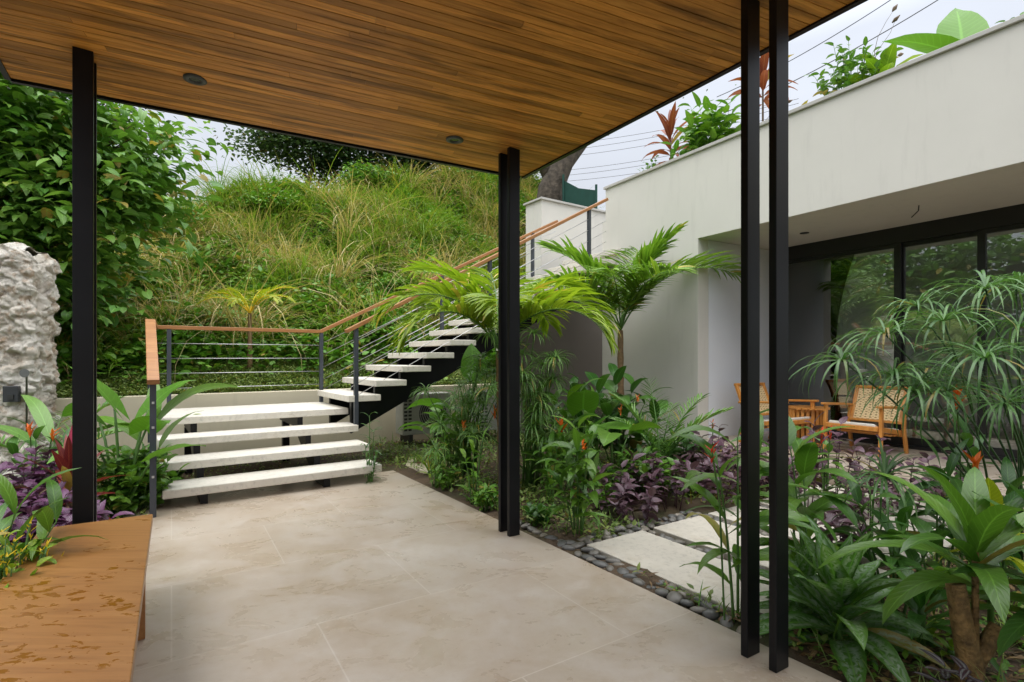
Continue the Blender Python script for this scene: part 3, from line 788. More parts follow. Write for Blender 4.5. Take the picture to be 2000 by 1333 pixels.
def pebble(p, s_, lab, grp):
    o = bpy.data.objects.new('pebble', rr.choice(pebs)); C.objects.link(o); o.location = p
    o.scale = (s_*rr.uniform(.85, 1.2), s_*rr.uniform(.85, 1.15), s_*rr.uniform(.8, 1.1))
    o.rotation_euler = (rr.uniform(-.2, .2), rr.uniform(-.2, .2), rr.uniform(0, 3.1)); tag(o, lab, 'pebble', grp)
L1 = 'smooth grey river pebble in the strip along the patio edge'
L2 = 'smooth grey river pebble in the gaps between the stepping stones'
L3 = 'grey pebble in the row at the far end of the stepping stones'
def strip(d0, d1, o0_, o1_, lab, grp, step=.082, sz=(.040, .056)):
    d = d1
    while d > d0:
        oo = o0_+.03
        while oo < o1_-.02:
            s_ = rr.uniform(*sz)
            p = edge_pt(d+rr.uniform(-.018, .018), oo+rr.uniform(-.012, .012)); pebble((p.x, p.y, -.048+s_*.42+rr.uniform(0, .012)), s_, lab, grp)
            oo += .082
        d -= step
strip(dd-1.45, dd+.10, .0, .17, L1, 'pebbles along the patio edge')
strip(dd+.10, dd+.85, .02, .08, L1, 'pebbles along the patio edge', .085)
for i in range(3): strip(dd-(1.4 if i < 1 else .8), dd+.02, stones[i][1], stones[i+1][0], L2, 'pebbles between the stepping stones', .085)
strip(dd+.03, dd+.12, .2, 1.5, L3, 'pebbles at the end of the stepping stones', .085)

# ------------------------------------------------------------------ rubble stone wall and shower
def mk_rubble():
    m, n, b = newmat('rubble_stone'); v = objco(n)
    dn = n.nodes.new('ShaderNodeTexNoise'); dn.inputs['Scale'].default_value = 5; n.links.new(v, dn.inputs[0])
    geo = n.nodes.new('ShaderNodeNewGeometry')
    c = ramp_(n, noise(n, 2.5, 6, v, .6, .5), (.3, (.60, .52, .42)), (.42, (.80, .76, .69)), (.65, (.88, .86, .81)))
    vo = n.nodes.new('ShaderNodeTexVoronoi'); vo.inputs['Scale'].default_value = 6.5; n.links.new(v, vo.inputs[0])
    c = mixrgb(n, .55, c, ramp_(n, vo.outputs['Color'], (.15, (.45, .36, .27)), (.4, (.80, .74, .65)), (.8, (.90, .88, .84))), 'MULTIPLY')
    c = mixrgb(n, ramp_(n, noise(n, 7, 8, v, .7), (.53, g(0)), (.62, g(.75))), c, (.42, .29, .18))
    c = mixrgb(n, ramp_(n, noise(n, 16, 8, v, .7), (.30, g(.8)), (.42, g(0))), c, (.15, .12, .10))
    n.links.new(c, b.inputs['Base Color']); b.inputs['Roughness'].default_value = .9
    bump(n, b, noise(n, 14, 10, v, .75), 1.0, .05); return m
M['rubble'] = mk_rubble()
M['mortar'] = plain('lime_mortar', (.50, .46, .40), .95, var=.25, bs=.8, bd=.02, bscale=25)
sw_c = Vector((-5.60, 5.45, 0)); sw_d = Vector((.97, .24, 0)).normalized(); sw_n = Vector((sw_d.y, -sw_d.x, 0))
stw = thing('stone_wall', 'tall rough wall of whitish rubble stones carrying the shower', 'wall', sw_c)
from mathutils import noise as mn
def rubble_wall():
    m_ = MB(sw_c); rs = random.Random(11); hw, hd, H = .69, .22, 2.40
    seeds = []
    while len(seeds) < 330:
        x_, z_ = rs.uniform(-.2, 3.4), rs.uniform(-.05, H+.1); k2 = rs.choice((.8, 1, 1.3, 1.7))
        if all(((x_-q[0])/.13)**2+((z_-q[1])/.085)**2 > k2*.8 for q in seeds): seeds.append((x_, z_, .20, .13, rs.uniform(-.014, .018), rs.uniform(-.2, .2), rs.uniform(-.2, .2)))
        elif rs.random() < .02: seeds.append((x_, z_, .2, .13, rs.uniform(-.03, .02), 0, 0))
    SD = np.array(seeds)
    st_ = .0125; per = 2*hw+2*hd*1 + 2*hw; nu = int(per/st_); nv = int(H/st_)
    rows = []
    for j in range(nv+1):
        z = H*j/nv
        uu = np.linspace(0, per, nu+1)
        dx = (uu[:, None]-SD[None, :, 0]-.0)/SD[None, :, 2]; dz = (z-SD[None, :, 1])/SD[None, :, 3]
        pw_ = np.array([mn.noise((u*7, z*7, 3)) for u in uu])*.45
        D = np.abs(dx+pw_[:, None])**2.4+np.abs(dz+pw_[:, None])**2.4
        o_ = np.argsort(D, 1)[:, :2]; r0 = np.arange(nu+1)
        f1, f2 = D[r0, o_[:, 0]]**.42, D[r0, o_[:, 1]]**.42
        e_ = np.clip((f2-f1)/.30, 0, 1); e_ = e_*e_*(3-2*e_); sd0 = SD[o_[:, 0]]
        disp = .020*e_+sd0[:, 4]*e_+(sd0[:, 5]*(uu-sd0[:, 0])+sd0[:, 6]*(z-sd0[:, 1]))*e_
        for i, u in enumerate(uu):
            q = (u*5, z*5, 1.7); dd_ = disp[i]+.030*mn.fractal((u*9, z*9, 1.7), .6, 2.1, 7)-.012*abs(mn.noise((u*11, z*14, 5)))-.012*abs(mn.noise((u*29, z*33, 2)))
            if u < 2*hw: p = sw_d*(-hw+u)+sw_n*hd; nr = sw_n
            elif u < 2*hw+2*hd: p = sw_d*hw+sw_n*(hd-(u-2*hw)); nr = sw_d
            else: p = sw_d*(hw-(u-2*hw-2*hd))-sw_n*hd; nr = -sw_n
            kc = 1
            tp = max(0, (z-(H-.12))/.12); p = p*(1-.10*tp*tp)
            rows.append(tuple(sw_c+p+nr*dd_*(1-.3*tp)+Vector((0, 0, z+.07*mn.noise((u*3, z*.5, 9))*(z/H)**3+.02*mn.noise((u*9, 0, z*9))))))
    n1 = nu+1; m_.poly(rows, [(j*n1+i, j*n1+i+1, (j+1)*n1+i+1, (j+1)*n1+i) for j in range(nv) for i in range(nu)])
    # top: join front and back edges through a bumpy middle line
    nf = int(2*hw/st_); top = nv*n1; base_ = len(m_.v); mid = []
    for i in range(nf+1):
        a_ = Vector(m_.v[top+i]); b_ = Vector(m_.v[top+nu-i]); row_ = []
        for k2 in range(1, 12):
            c_ = a_.lerp(b_, k2/12); c_.z += .04*math.sin(math.pi*k2/12)+.05*mn.fractal((c_.x*6, c_.y*6, 2), .9, 2.1, 5); row_.append(tuple(c_))
        mid.append(row_)
    for r_ in mid: m_.v += r_
    f = lambda i, k2: top+i if k2 == 0 else (top+nu-i if k2 == 12 else base_+i*11+k2-1)
    m_.f += [(f(i, k2), f(i+1, k2), f(i+1, k2+1), f(i, k2+1)) for i in range(nf) for k2 in range(12)]
    m_.build('stones', M['rubble'], stw, smooth=True)
rubble_wall()
def onwall(px, py, off=.0): # a point on the wall's camera face
    r = Vector(((px-CX)/FPX, 1, (HY-py)/FPX)); f0 = sw_c+sw_n*(.27+off); t = f0.dot(sw_n)/r.dot(sw_n); return r*t+Vector((0, 0, CH))
sh = thing('shower', 'outdoor shower with round head and pipe on the rough stone wall', 'shower', onwall(50, 830))
o4 = sh.location
m_ = MB(o4); a1, a2 = onwall(52, 860, .0), onwall(52, 735, .0); m_.tube([a1, a2, onwall(51, 730, .06)], .009, 8); m_.build('pipe', M['chrome'], sh, smooth=True)
c = onwall(50, 729, .07)
m_ = MB(o4); N = 20; ax1, ax2, ax3 = sw_d, Vector((0, .25, 1)).normalized(), sw_n
m_.hexa([c+(sw_d*math.cos(2*math.pi*i/N)+Vector((0, 0, 1))*math.sin(2*math.pi*i/N))*.036 for i in range(N)],
        [c+sw_n*.02+(sw_d*math.cos(2*math.pi*i/N)+Vector((0, 0, 1))*math.sin(2*math.pi*i/N))*.042 for i in range(N)]); m_.build('shower_head', M['chrome'], sh)
so2 = thing('wall_socket', 'grey socket box on the rough stone wall left of the shower', 'socket', onwall(23, 770))
m_ = MB(so2.location); m_.box(onwall(23, 770, .0), (.13, .05, .16), sw_d); m_.build('cover', M['ring'], so2, bevel=.006)
m_ = MB(so2.location); m_.box(onwall(21, 776, .028), (.05, .02, .05), sw_d); m_.build('outlet', M['ac_d'], so2)

# ------------------------------------------------------------------ air conditioner units
def ac_unit(label, a, b, wd=.80, ht=.62):
    t = thing('air_conditioner', label, 'air conditioner', st(a, b), 'outdoor air conditioner units by the retaining wall', math.atan2(S.y, S.x))
    z0 = .12
    m_ = MB(); m_.box((0, 0, z0+ht/2), (wd, .30, ht)); m_.build('housing', M['ac'], t, bevel=.015)
    m_ = MB(); N = 30; cx = .10
    m_.hexa([(cx+.24*math.cos(2*math.pi*i/N), -.152, z0+ht/2+.24*math.sin(2*math.pi*i/N)) for i in range(N)], [(cx+.24*math.cos(2*math.pi*i/N), -.158, z0+ht/2+.24*math.sin(2*math.pi*i/N)) for i in range(N)]); m_.build('fan_opening', M['ac_d'], t)
    m_ = MB()
    for r_ in (.05, .085, .12, .155, .19, .225): m_.tube([(cx+r_*math.cos(2*math.pi*i/28), -.165, z0+ht/2+r_*math.sin(2*math.pi*i/28)) for i in range(29)], .005, 5)
    for k2 in range(4):
        an = math.pi*k2/4; m_.tube([(cx-.24*math.cos(an), -.168, z0+ht/2-.24*math.sin(an)), (cx+.24*math.cos(an), -.168, z0+ht/2+.24*math.sin(an))], .005, 5)
    m_.build('fan_grille', M['ac'], t)
    m_ = MB()
    for i in range(2):
        for k2 in range(9): m_.box((-.36+.07*i, -.153, z0+.08+.055*k2), (.05, .006, .03))
    m_.build('side_vents', M['ac_d'], t)
    for x in (-.28, .28): m_ = MB(); m_.box((x, 0, .06), (.06, .34, .13)); m_.build('foot', M['ac_d'], t)
ac_unit('grey air conditioner unit beneath the stairs, nearer the landing', 1.55, 2.25)
ac_unit('grey air conditioner unit beneath the stairs, nearer the house', 2.75, 2.0)

# ------------------------------------------------------------------ hillside vegetation
rng = np.random.default_rng(12)
def pnoise(a, b, s, seed):
    r_ = np.random.default_rng(seed); v = 0
    for i in range(5):
        kx, ky, ph = r_.normal(0, s, 3); v = v+np.sin(a*kx+b*ky+ph*5)
    return v/5**.5
def hill_points(n, a0, a1, b0, b1):
    a = rng.uniform(a0, a1, n); b = b0+(b1-b0)*rng.random(n)**1.25
    return a, b
def blades(n, name, mat, kind, seed, L, W, mask=None, tuft=30, spread=.16, pitch=(1.0, 1.5), droop=(.6, 1.8), cols=2, K=5, b0=3.0, b1=10.8, a0=-9, a1=6.5, lift=0):
    nt_ = n//tuft; a, b = hill_points(nt_, a0, a1, b0, b1)
    if mask is not None:
        kp = mask(a, b) > rng.uniform(-.8, .8, nt_); a, b = a[kp], b[kp]
    m = len(a); sc_ = rng.uniform(.35, 1.1, m)*(1+.45*np.clip(pnoise(a, b, 1.7, seed+30), -1, 1.2))
    A = np.repeat(a, tuft)+rng.normal(0, spread, m*tuft); B = np.maximum(np.repeat(b, tuft)+rng.normal(0, spread, m*tuft), 2.8)
    x, y = hillxy(A, B); z = hillz(A, B)-.03+lift*rng.random(len(A))
    az = rng.uniform(0, 6.283, len(A)); Ls = rng.uniform(*L, len(A))*np.repeat(sc_, tuft)
    arr = np.stack([x, y, z, az, rng.uniform(*pitch, len(A)), Ls, rng.uniform(*W, len(A)), rng.uniform(*droop, len(A)), 0*x+.1, rng.normal(0, .3, len(A)), 0*x], 1)
    lv = Leaves(); lv.p = arr
    return lv.build(name, mat, None, kind, K, cols)
smask = lambda a, b: pnoise(a, b, .9, 3)*.5+pnoise(a, b, 2.2, 44)*.7+.1
gmask = lambda a, b: pnoise(a, b, .9, 3)+.35
vmask = lambda a, b: -pnoise(a, b, .9, 3)*.8+pnoise(a, b, 3., 91)*.5+.2+(b < 4.6)*.6
tag(blades(125000, 'hill_grass', M['grass'], 'blade', 1, (.4, 1.05), (.014, .030), gmask, 40, .12, (.95, 1.5), (.6, 2.4), b0=3.8, a0=-6, a1=13, b1=10.4), 'long green grass covering the slope', 'grass', kind='stuff')
tag(blades(74000, 'dry_grass', M['straw'], 'blade', 2, (.45, 1.25), (.009, .020), smask, 30, .08, (.8, 1.55), (.5, 2.7), b0=3.8, a0=-6, a1=13, b1=10.4), 'straw coloured dead grass blades hanging on the slope', 'grass', kind='stuff')
tag(blades(140000, 'hill_vines', M['vine'], 'heart', 3, (.05, .15), (.045, .13), vmask, 60, .30, (-.2, 1.0), (.2, .9), 3, 5, b0=3.6, lift=.42, a0=-6, a1=13, b1=10.4), 'leafy creepers between the grasses of the slope', 'undergrowth', kind='stuff')
tag(blades(120000, 'bank_ground_cover', M['cover'], 'ovate', 4, (.03, .055), (.02, .032), None, 60, .16, (-.1, 1.2), (0, .8), 2, 4, b0=2.82, b1=4.4, a0=-4.5, a1=4.2, lift=.09), 'small leaved ground cover on the bank above the low wall', 'ground cover', kind='stuff')

tag(blades(42000, 'hill_weeds', M['taro'], 'ovate', 7, (.08, .20), (.045, .10), lambda a, b: pnoise(a, b, 2.0, 55)-.2, 34, .16, (.1, 1.2), (.3, 1.1), 3, 5, b0=3.4, lift=.55, a0=-6, a1=12, b1=10.2), 'broad leaved weeds standing in patches on the slope', 'weeds', kind='stuff')
tag(blades(12000, 'grass_tussocks', M['straw'], 'blade', 8, (1.0, 1.9), (.014, .026), lambda a, b: pnoise(a, b, 1.4, 66)+.1, 70, .05, (1.0, 1.55), (1.2, 3.0), 2, 7, b0=4.0, a0=-6, a1=12, b1=10.6), 'tall drooping tussocks of straw coloured grass', 'grass', kind='stuff')
tag(blades(20000, 'green_tussocks', M['grass'], 'blade', 9, (.9, 1.7), (.016, .030), lambda a, b: pnoise(a, b, 1.6, 67)+.1, 80, .05, (1.0, 1.55), (1.0, 2.8), 2, 7, b0=3.9, a0=-6, a1=12, b1=10.4), 'tall arching tussocks of green grass', 'grass', kind='stuff')
# ------------------------------------------------------------------ trees
def tree(name, label, base, height, blobs, nleaf, leaf, mat, seed, trunk_r=.12, kind='ovate', bark='bark', group=None, K=4, droopy=.6):
    r_ = random.Random(seed); rn = np.random.default_rng(seed); base = Vector(base)
    t = thing(name, label, 'tree', base, group)
    m_ = MB(); top = Vector((0, 0, height*.62)); mid = Vector((r_.uniform(-.1, .1)*height, r_.uniform(-.1, .1)*height, height*.3))
    m_.tube([Vector((0, 0, -.1)), mid*.5, mid, top], [trunk_r, trunk_r*.85, trunk_r*.7, trunk_r*.4], 8)
    for (c, rd) in blobs:
        c = Vector(c); k2 = r_.uniform(.3, .9); s0 = mid.lerp(top, k2)
        m_.tube([s0, s0.lerp(c, .5)+Vector((0, 0, .12*height*r_.random()*.4)), c], [trunk_r*.38, trunk_r*.22, trunk_r*.07], 6)
        for j in range(5):
            e_ = c+Vector([r_.gauss(0, .5)*q for q in rd]); m_.tube([s0.lerp(c, .75), c.lerp(e_, .5)+Vector((0, 0, .05)), e_], [trunk_r*.12, trunk_r*.07, trunk_r*.03], 4)
    m_.build('trunk', M[bark], t, smooth=True)
    arr = []
    tot = sum(rd[0]*rd[1]*rd[2] for _, rd in blobs)**1.0
    for c, rd in blobs:
        n = int(nleaf*rd[0]*rd[1]*rd[2]/tot)
        nc = max(6, n//28)                        # sprays of leaves, denser near the surface
        d = rn.normal(0, 1, (nc, 3)); d /= np.linalg.norm(d, axis=1)[:, None]; rad = rn.uniform(.35, 1.05, (nc, 1))**.7
        cc = np.array(c)+d*rad*np.array(rd)
        cc = np.repeat(cc, 28, 0); m = len(cc)
        sp = leaf*1.9
        pos = cc+rn.normal(0, 1, (m, 3))*np.array([sp, sp, sp*.45])
        az = np.arctan2(pos[:, 1]-c[1], pos[:, 0]-c[0])+rn.normal(0, .8, m)
        arr.append(np.stack([pos[:, 0], pos[:, 1], pos[:, 2], az, rn.normal(.0, .35, m), leaf*rn.uniform(.6, 1.3, m), leaf*rn.uniform(.5, .8, m), rn.uniform(.2, 1, m)*droopy*1.6, rn.uniform(.05, .3, m), rn.normal(0, .4, m), 0*az], 1))
    lv = Leaves(); lv.p = np.concatenate(arr); lv.build('crown', mat, t, kind, K, 3)
    return t
def hb(a, b): x, y = hillxy(a, b); return (x, y, float(hillz(a, b)))
# big broad-leaved tree at left
b_ = hb(-3.2, 4.2)
def tb(px, py, Y): return tuple(AT(px, py, Y)-Vector(b_))
tree('broadleaf_tree', 'large leafy tree with big heart shaped leaves behind the stone wall', b_, 3.2,
     [(tb(60, 250, 6.6), (.9, .8, .7)), (tb(225, 265, 7.0), (.6, .7, .5)), (tb(130, 330, 6.8), (.9, .8, .6)), (tb(255, 365, 7.0), (.5, .6, .45)), (tb(30, 400, 6.6), (.9, .8, .55)), (tb(200, 430, 6.9), (.7, .7, .5)), (tb(90, 500, 6.8), (.8, .6, .5)), (tb(0, 180, 6.4), (.9, .8, .6)), (tb(-140, 330, 6.4), (1.0, .9, 1.0)), (tb(130, 590, 6.8), (.7, .5, .45))],
     9000, .155, M['tree'], 5, .09, 'heart', K=6, droopy=.9)
b_ = hb(-3.6, 8.0)
tree('shade_tree', 'dark tree rising behind the leafy tree at the left end of the slope', b_, 4.8,
     [((0, 0, 2.6), (1.4, 1.3, .9)), ((1.3, .2, 2.3), (.7, .7, .4)), ((-1.6, 0, 2.4), (1.6, 1.3, 1.1)), ((1.7, .3, 1.6), (.5, .5, .3))], 7000, .12, M['tree_d'], 6, .14)
rt_lab = ['fine leaved tree on the ridge left of centre', 'wide dark tree on the ridge above the middle of the slope', 'dark tree on the ridge behind the canopy corner', 'low dark tree at the right end of the ridge', 'pale tree at the left end of the ridge']
for i, (a, b, h, blobs, nn_, lf, mt) in enumerate([
        (2.3, 13.0, 4.0, [((0, 0, 2.7), (1.5, 1.2, .75)), ((-1.6, 0, 1.9), (.8, .8, .4)), ((1.4, 0, 3.0), (1.2, 1, .7)), ((.2, 0, 1.7), (1.6, 1, .5))], 8000, .15, 'tree_f'),
        (4.3, 12.6, 4.0, [((0, 0, 2.6), (1.9, 1.4, .9)), ((1.6, 0, 2.0), (1.4, 1.2, .8)), ((-1.4, 0, 1.9), (1.2, 1, .7)), ((.2, 0, 1.0), (2.2, 1.0, .8))], 12000, .15, 'tree_d'),
        (7.4, 12.0, 3.8, [((0, 0, 2.0), (1.8, 1.4, 1.0)), ((-1.5, 0, 1.6), (1.2, 1, .8)), ((1.4, 0, 1.5), (1.2, 1, .9)), ((0, 0, .8), (2.2, 1, .8))], 10000, .15, 'tree_d'),
        (9.3, 10.5, 2.6, [((0, 0, 1.3), (1.2, 1.2, .8)), ((-1.0, 0, 1.0), (1.0, 1, .7))], 6000, .10, 'tree_d'),
        (-1.9, 13.6, 2.2, [((0, 0, .7), (.9, .8, .35)), ((-1.0, 0, .6), (.8, .8, .35))], 3000, .10, 'tree_f')]):
    tree('ridge_tree', rt_lab[i], hb(a, b), h, blobs, nn_, lf, M[mt], 20+i, .10, 'ovate', group='trees along the ridge')
# shrubs on the slope
sh_lab = ['bright leafy shrub high on the slope near the leafy tree', 'low leafy shrub on the slope above the landing rail', 'leafy shrub in the grass under the ridge', 'rounded shrub at the top of the slope by the ridge trees', 'low shrub in the grass above the upper stair rail', 'leafy shrub at the foot of the leafy tree', 'shrub beside the cream wall at the stair top']
for i, (a, b, r_, n_s, lf, mt) in enumerate([(-2.0, 8.4, 1.1, 3200, .12, 'vine'), (-1.0, 4.6, .5, 1500, .08, 'vine'), (.6, 9.0, .6, 1300, .09, 'vine'), (3.6, 10.2, .8, 2000, .10, 'tree'), (2.4, 5.4, .55, 1500, .07, 'vine'), (-3.6, 4.6, .75, 2000, .11, 'tree'), (4.4, 6.2, .7, 1800, .08, 'tree')]):
    tree('slope_shrub', sh_lab[i], hb(a, b), r_*.9, [((0, 0, r_*.35), (r_, r_, r_*.42))], n_s, lf, M[mt], 60+i, .03, 'heart', group='shrubs on the slope', K=5)
# thick trunk leaning above the stairs
lt = thing('leaning_tree', 'thick leaning tree trunk rising past the canopy corner on the ridge', 'tree', AT(1075, 372, 13.5))
m_ = MB(); m_.tube([(-.1, 0, -1.2), (0, 0, 0), (.35, 0, .75), (.9, .2, 1.5), (1.5, .3, 2.6), (1.7, .4, 4.2)], [.40, .33, .27, .23, .19, .14], 12)
m_.tube([(.1, 0, .1), (-.35, .1, 1.1), (-.9, .2, 2.4)], [.2, .16, .1], 8); m_.build('trunk', M['bark_d'], lt, smooth=True)
lv = Leaves(); rn = np.random.default_rng(9); m = 3500
pos = np.concatenate([rn.normal(0, 1, (m, 3))*np.array([1.4, 1.0, .7])+np.array([1.6, .4, 4.7]), rn.normal(0, 1, (1500, 3))*np.array([.9, .8, .4])+np.array([-1.0, .2, 2.7])])
mm = len(pos); lv.p = np.stack([*pos.T, rn.uniform(0, 6.28, mm), rn.normal(0, .4, mm), rn.uniform(.07, .13, mm), rn.uniform(.04, .07, mm), rn.uniform(.2, .9, mm), 0*pos[:, 0]+.1, rn.normal(0, .4, mm), 0*pos[:, 0]], 1)
lv.build('crown', M['tree_d'], lt, 'ovate', 4)
# green shade-net fence
nf = thing('net_fence', 'dark green shade net fence on posts at the top of the slope', 'fence', AT(1130, 392, 12.5))
m_ = MB(nf.location); a1, a2, a3 = AT(1100, 352, 13.2), AT(1130, 368, 12.8), AT(1164, 372, 12.4)
for p, q in ((a1, a2), (a2, a3)): m_.hexa([p+Vector((0, 0, -1)), q+Vector((0, 0, -1)), q+Vector((0, .01, -1)), p+Vector((0, .01, -1))], [p, q, q+Vector((0, .01, 0)), p+Vector((0, .01, 0))])
m_.build('net', M['net'], nf)
for p in (a1, a3):
    m_ = MB(nf.location); m_.bar(p+Vector((0, -.03, -1)), p+Vector((0, -.03, .12)), .05, .05, (1, 0, 0)); m_.build('post', M['net'], nf)

lv = Leaves(); rn = np.random.default_rng(77); m = 26000
tt = rn.random(m); px_, py_ = -13+rn.normal(0, 1.0, m)+1.5*np.sin(tt*20), -9+19*tt
zz = rn.random(m)**.8*(6.5+1.2*np.sin(tt*37)+.9*np.sin(tt*83))
lv.p = np.stack([px_+.25*zz*0, py_, zz, rn.uniform(0, 6.28, m), rn.normal(-.1, .4, m), rn.uniform(.25, .45, m), rn.uniform(.16, .28, m), rn.uniform(.2, .9, m), 0*zz+.1, rn.normal(0, .4, m), 0*zz], 1)
tag(lv.build('woods', M['tree'], None, 'ovate', 4), 'leafy wood beyond the left side of the garden', 'woods', kind='stuff')
# ------------------------------------------------------------------ garden plants
UNDER = []
def soil(p): return float(soilz(p[0], p[1]))
def gp(px, py):
    p = FL(px, py, -.04); return Vector((p.x, p.y, soil(p)))
def gY(px, Y):
    x = (px-CX)/FPX*Y; return Vector((x, Y, float(soilz(x, Y))))
def frond(lv, tb_, base, az, pitch, L, droop, leaflet, wd, seed, n=38, start=.18, rr_=.012, flop=.6, vee=.5):
    r_ = random.Random(seed); K = 22; pts = [Vector(base)]; rad = [rr_]
    h = Vector((math.cos(az), math.sin(az), 0)); side = Vector((-math.sin(az), math.cos(az), 0)); phs = []
    for i in range(K):
        t = i/K; ph = pitch-droop*t**1.3; phs.append(ph)
        pts.append(pts[-1]+(h*math.cos(ph)+Vector((0, 0, 1))*math.sin(ph))*(L/K)); rad.append(rr_*(1-.85*t))
    phs.append(phs[-1]); tb_.tube(pts, rad, 5)
    for i in range(n):
        t = start+(1-start)*i/(n-1); f = t*K; j = min(int(f), K-1); p = pts[j].lerp(pts[j+1], f-j); ph = phs[j]
        ll = leaflet*(.5+.5*math.sin(math.pi*min(1, .15+.85*(t-start)/(1-start))**.8))*r_.uniform(.88, 1.1)
        for s_ in (-1, 1):
            swp = 1.25-.6*t                       # leaflets sweep forward, more so near the tip
            tn = h*math.cos(ph)+Vector((0, 0, 1))*math.sin(ph); up = side.cross(tn)*-1 if side.cross(tn).z < 0 else side.cross(tn)
            d = (side*s_*math.sin(swp)+tn*math.cos(swp)+up*(vee*(1-.5*t))).normalized()
            lv.add(p, math.atan2(d.y, d.x)+r_.gauss(0, .06), math.asin(max(-1, min(1, d.z)))+r_.gauss(0, .07), ll, wd, flop*r_.uniform(.6, 1.5), .35, s_*.3+r_.gauss(0, .15))
def palm(name, label, base, h, trunk_r, fr, leaflet, wd, mat, seed, lean=(0, 0), n=38, flop=.7, cat='palm'):
    t = thing(name, label, cat, base); tb_ = MB(); lv = Leaves()
    top = Vector((lean[0], lean[1], h))
    if h > .25:
        m_ = MB(); N = 14; m_.tube([top*(i/N)+Vector((0, 0, 0 if i else -.08)) for i in range(N+1)], [trunk_r*(1.15 if i % 2 else 1)*(1.25-.5*i/N) for i in range(N+1)], 9); m_.build('trunk', M['palmtrunk'], t, smooth=True)
    for i, (az, pitch, L, dr) in enumerate(fr):
        frond(lv, tb_, top, R(az), R(pitch), L, R(dr), leaflet*(L/1.4)**.5, wd, seed*50+i, n, flop=flop)
    tb_.build('frond_stalks', M['stem'] if mat != 'yellowpalm' else M['yflower'], t, smooth=True)
    lv.build('fronds', M[mat], t, 'blade' if False else 'lance', 6)
    return t
# az: 0 is to the right (+X), 90 away, 180 left, 270 towards the camera
palm('palm_tree', 'young palm with slim trunk standing before the cream house wall', gY(1212, 7.1), 1.72, .045,
     [(5, 62, 1.95, 88), (350, 78, 1.45, 42), (60, 76, 1.5, 50), (170, 74, 1.5, 58), (200, 58, 1.5, 88), (300, 66, 1.25, 75), (250, 72, 1.1, 75), (110, 62, 1.3, 80), (25, 80, 1.35, 50)], .60, .044, 'palm2', 3, n=42, flop=.6)
palm('palm_tree', 'arching yellow-green palm directly behind the black posts at the canopy corner', gY(985, 5.5), 1.40, .05,
     [(188, 66, 1.45, 115), (165, 76, 1.35, 80), (212, 56, 1.25, 120), (8, 66, 1.45, 125), (345, 58, 1.35, 125), (30, 74, 1.35, 95), (270, 74, 1.0, 115), (100, 78, 1.3, 70), (140, 66, 1.4, 95), (60, 62, 1.4, 110)], .54, .042, 'palm', 4, lean=(-.05, 0), n=40, flop=.7)
palm('areca_palm', 'small feathery palm in the bed in front of the pale return wall', gY(1290, 5.6), .10, .03,
     [(20, 74, .95, 45), (345, 66, .95, 50), (95, 82, 1.0, 30), (160, 76, .95, 45), (200, 72, .8, 60), (300, 70, .7, 50), (60, 70, .9, 50)], .30, .020, 'papyrus', 6, n=24, flop=.35)
palm('yellow_palm', 'small yellow-leaved palm on the bank above the landing rail', hb(-.75, 3.3), .85, .03,
     [(0, 55, .75, 95), (180, 60, .8, 100), (215, 48, .75, 95), (330, 52, .75, 95), (90, 70, .7, 80), (150, 66, .8, 90), (25, 66, .8, 80), (270, 50, .6, 100)], .26, .026, 'yellowpalm', 7, n=20, flop=.8)
palm('fan_palm', 'green feathery palm seedling behind the left post', gY(95, 5.0), .12, .02,
     [(10, 62, .9, 60), (60, 75, 1.0, 50), (120, 70, .95, 60), (180, 60, .9, 70), (330, 55, .7, 70)], .28, .022, 'papyrus', 8, n=22, flop=.4)

def papyrus(label, base, heads, mat, seed, leaf=.26, extra=8, wd=.013):
    t = thing('umbrella_papyrus', label, 'papyrus', base); r_ = random.Random(seed); m_ = MB(); lv = Leaves()
    hd = [Vector(h)-Vector(base) for h in heads]
    for _ in range(extra):
        k2 = r_.choice(hd); hd.append(Vector((k2.x*r_.uniform(.3, 1.05)+r_.gauss(0, .12), k2.y*r_.uniform(.5, 1)+r_.gauss(0, .15), k2.z*r_.uniform(.55, .98))))
    for h in hd:
        b0_ = Vector((r_.gauss(0, .07), r_.gauss(0, .07), -.03)); c_ = Vector((b0_.x+(h.x-b0_.x)*.35, b0_.y+(h.y-b0_.y)*.35, h.z*.58))
        pts = [b0_.lerp(c_, i/5).lerp(c_.lerp(h, i/5), i/5) for i in range(6)]
        m_.tube(pts, [.009, .008, .007, .006, .006, .005], 5)
        n = r_.randint(32, 42); a0 = r_.random()*6
        tilt = Vector((h.x, h.y, 0))*.25
        for i in range(n):
            az = a0+i*2.399; pt = r_.uniform(.2, .95)+.25*math.cos(az-math.atan2(h.y, h.x))*-1
            lv.add(h, az, pt, leaf*r_.uniform(.7, 1.15), wd, r_.uniform(1.2, 2.3), .2, r_.gauss(0, .2))
    m_.build('stalks', M['stem'] if mat == 'papyrus' else M['stem_d'], t, smooth=True)
    lv.build('leaf_whorls', M[mat], t, 'strap', 7); return t
b = gp(905, 925)
papyrus('umbrella papyrus clump left of the canopy corner posts', b, [AT(833, 765, 5.4), AT(899, 757, 5.5), AT(924, 850, 5.2), AT(860, 830, 5.2), AT(945, 790, 5.5), AT(850, 880, 5.1), AT(940, 700, 5.6)], 'papyrus', 1, .25, 16, .011)
b = gp(1035, 950)
papyrus('tall umbrella papyrus clump just right of the canopy corner posts', b, [AT(957, 654, 5.2), AT(1043, 654, 5.2), AT(1085, 699, 5.1), AT(1020, 730, 5.0), AT(1075, 745, 5.3), AT(960, 760, 5.0)], 'papyrus', 2, .27, 18, .012)
b = gY(2010, 3.4)
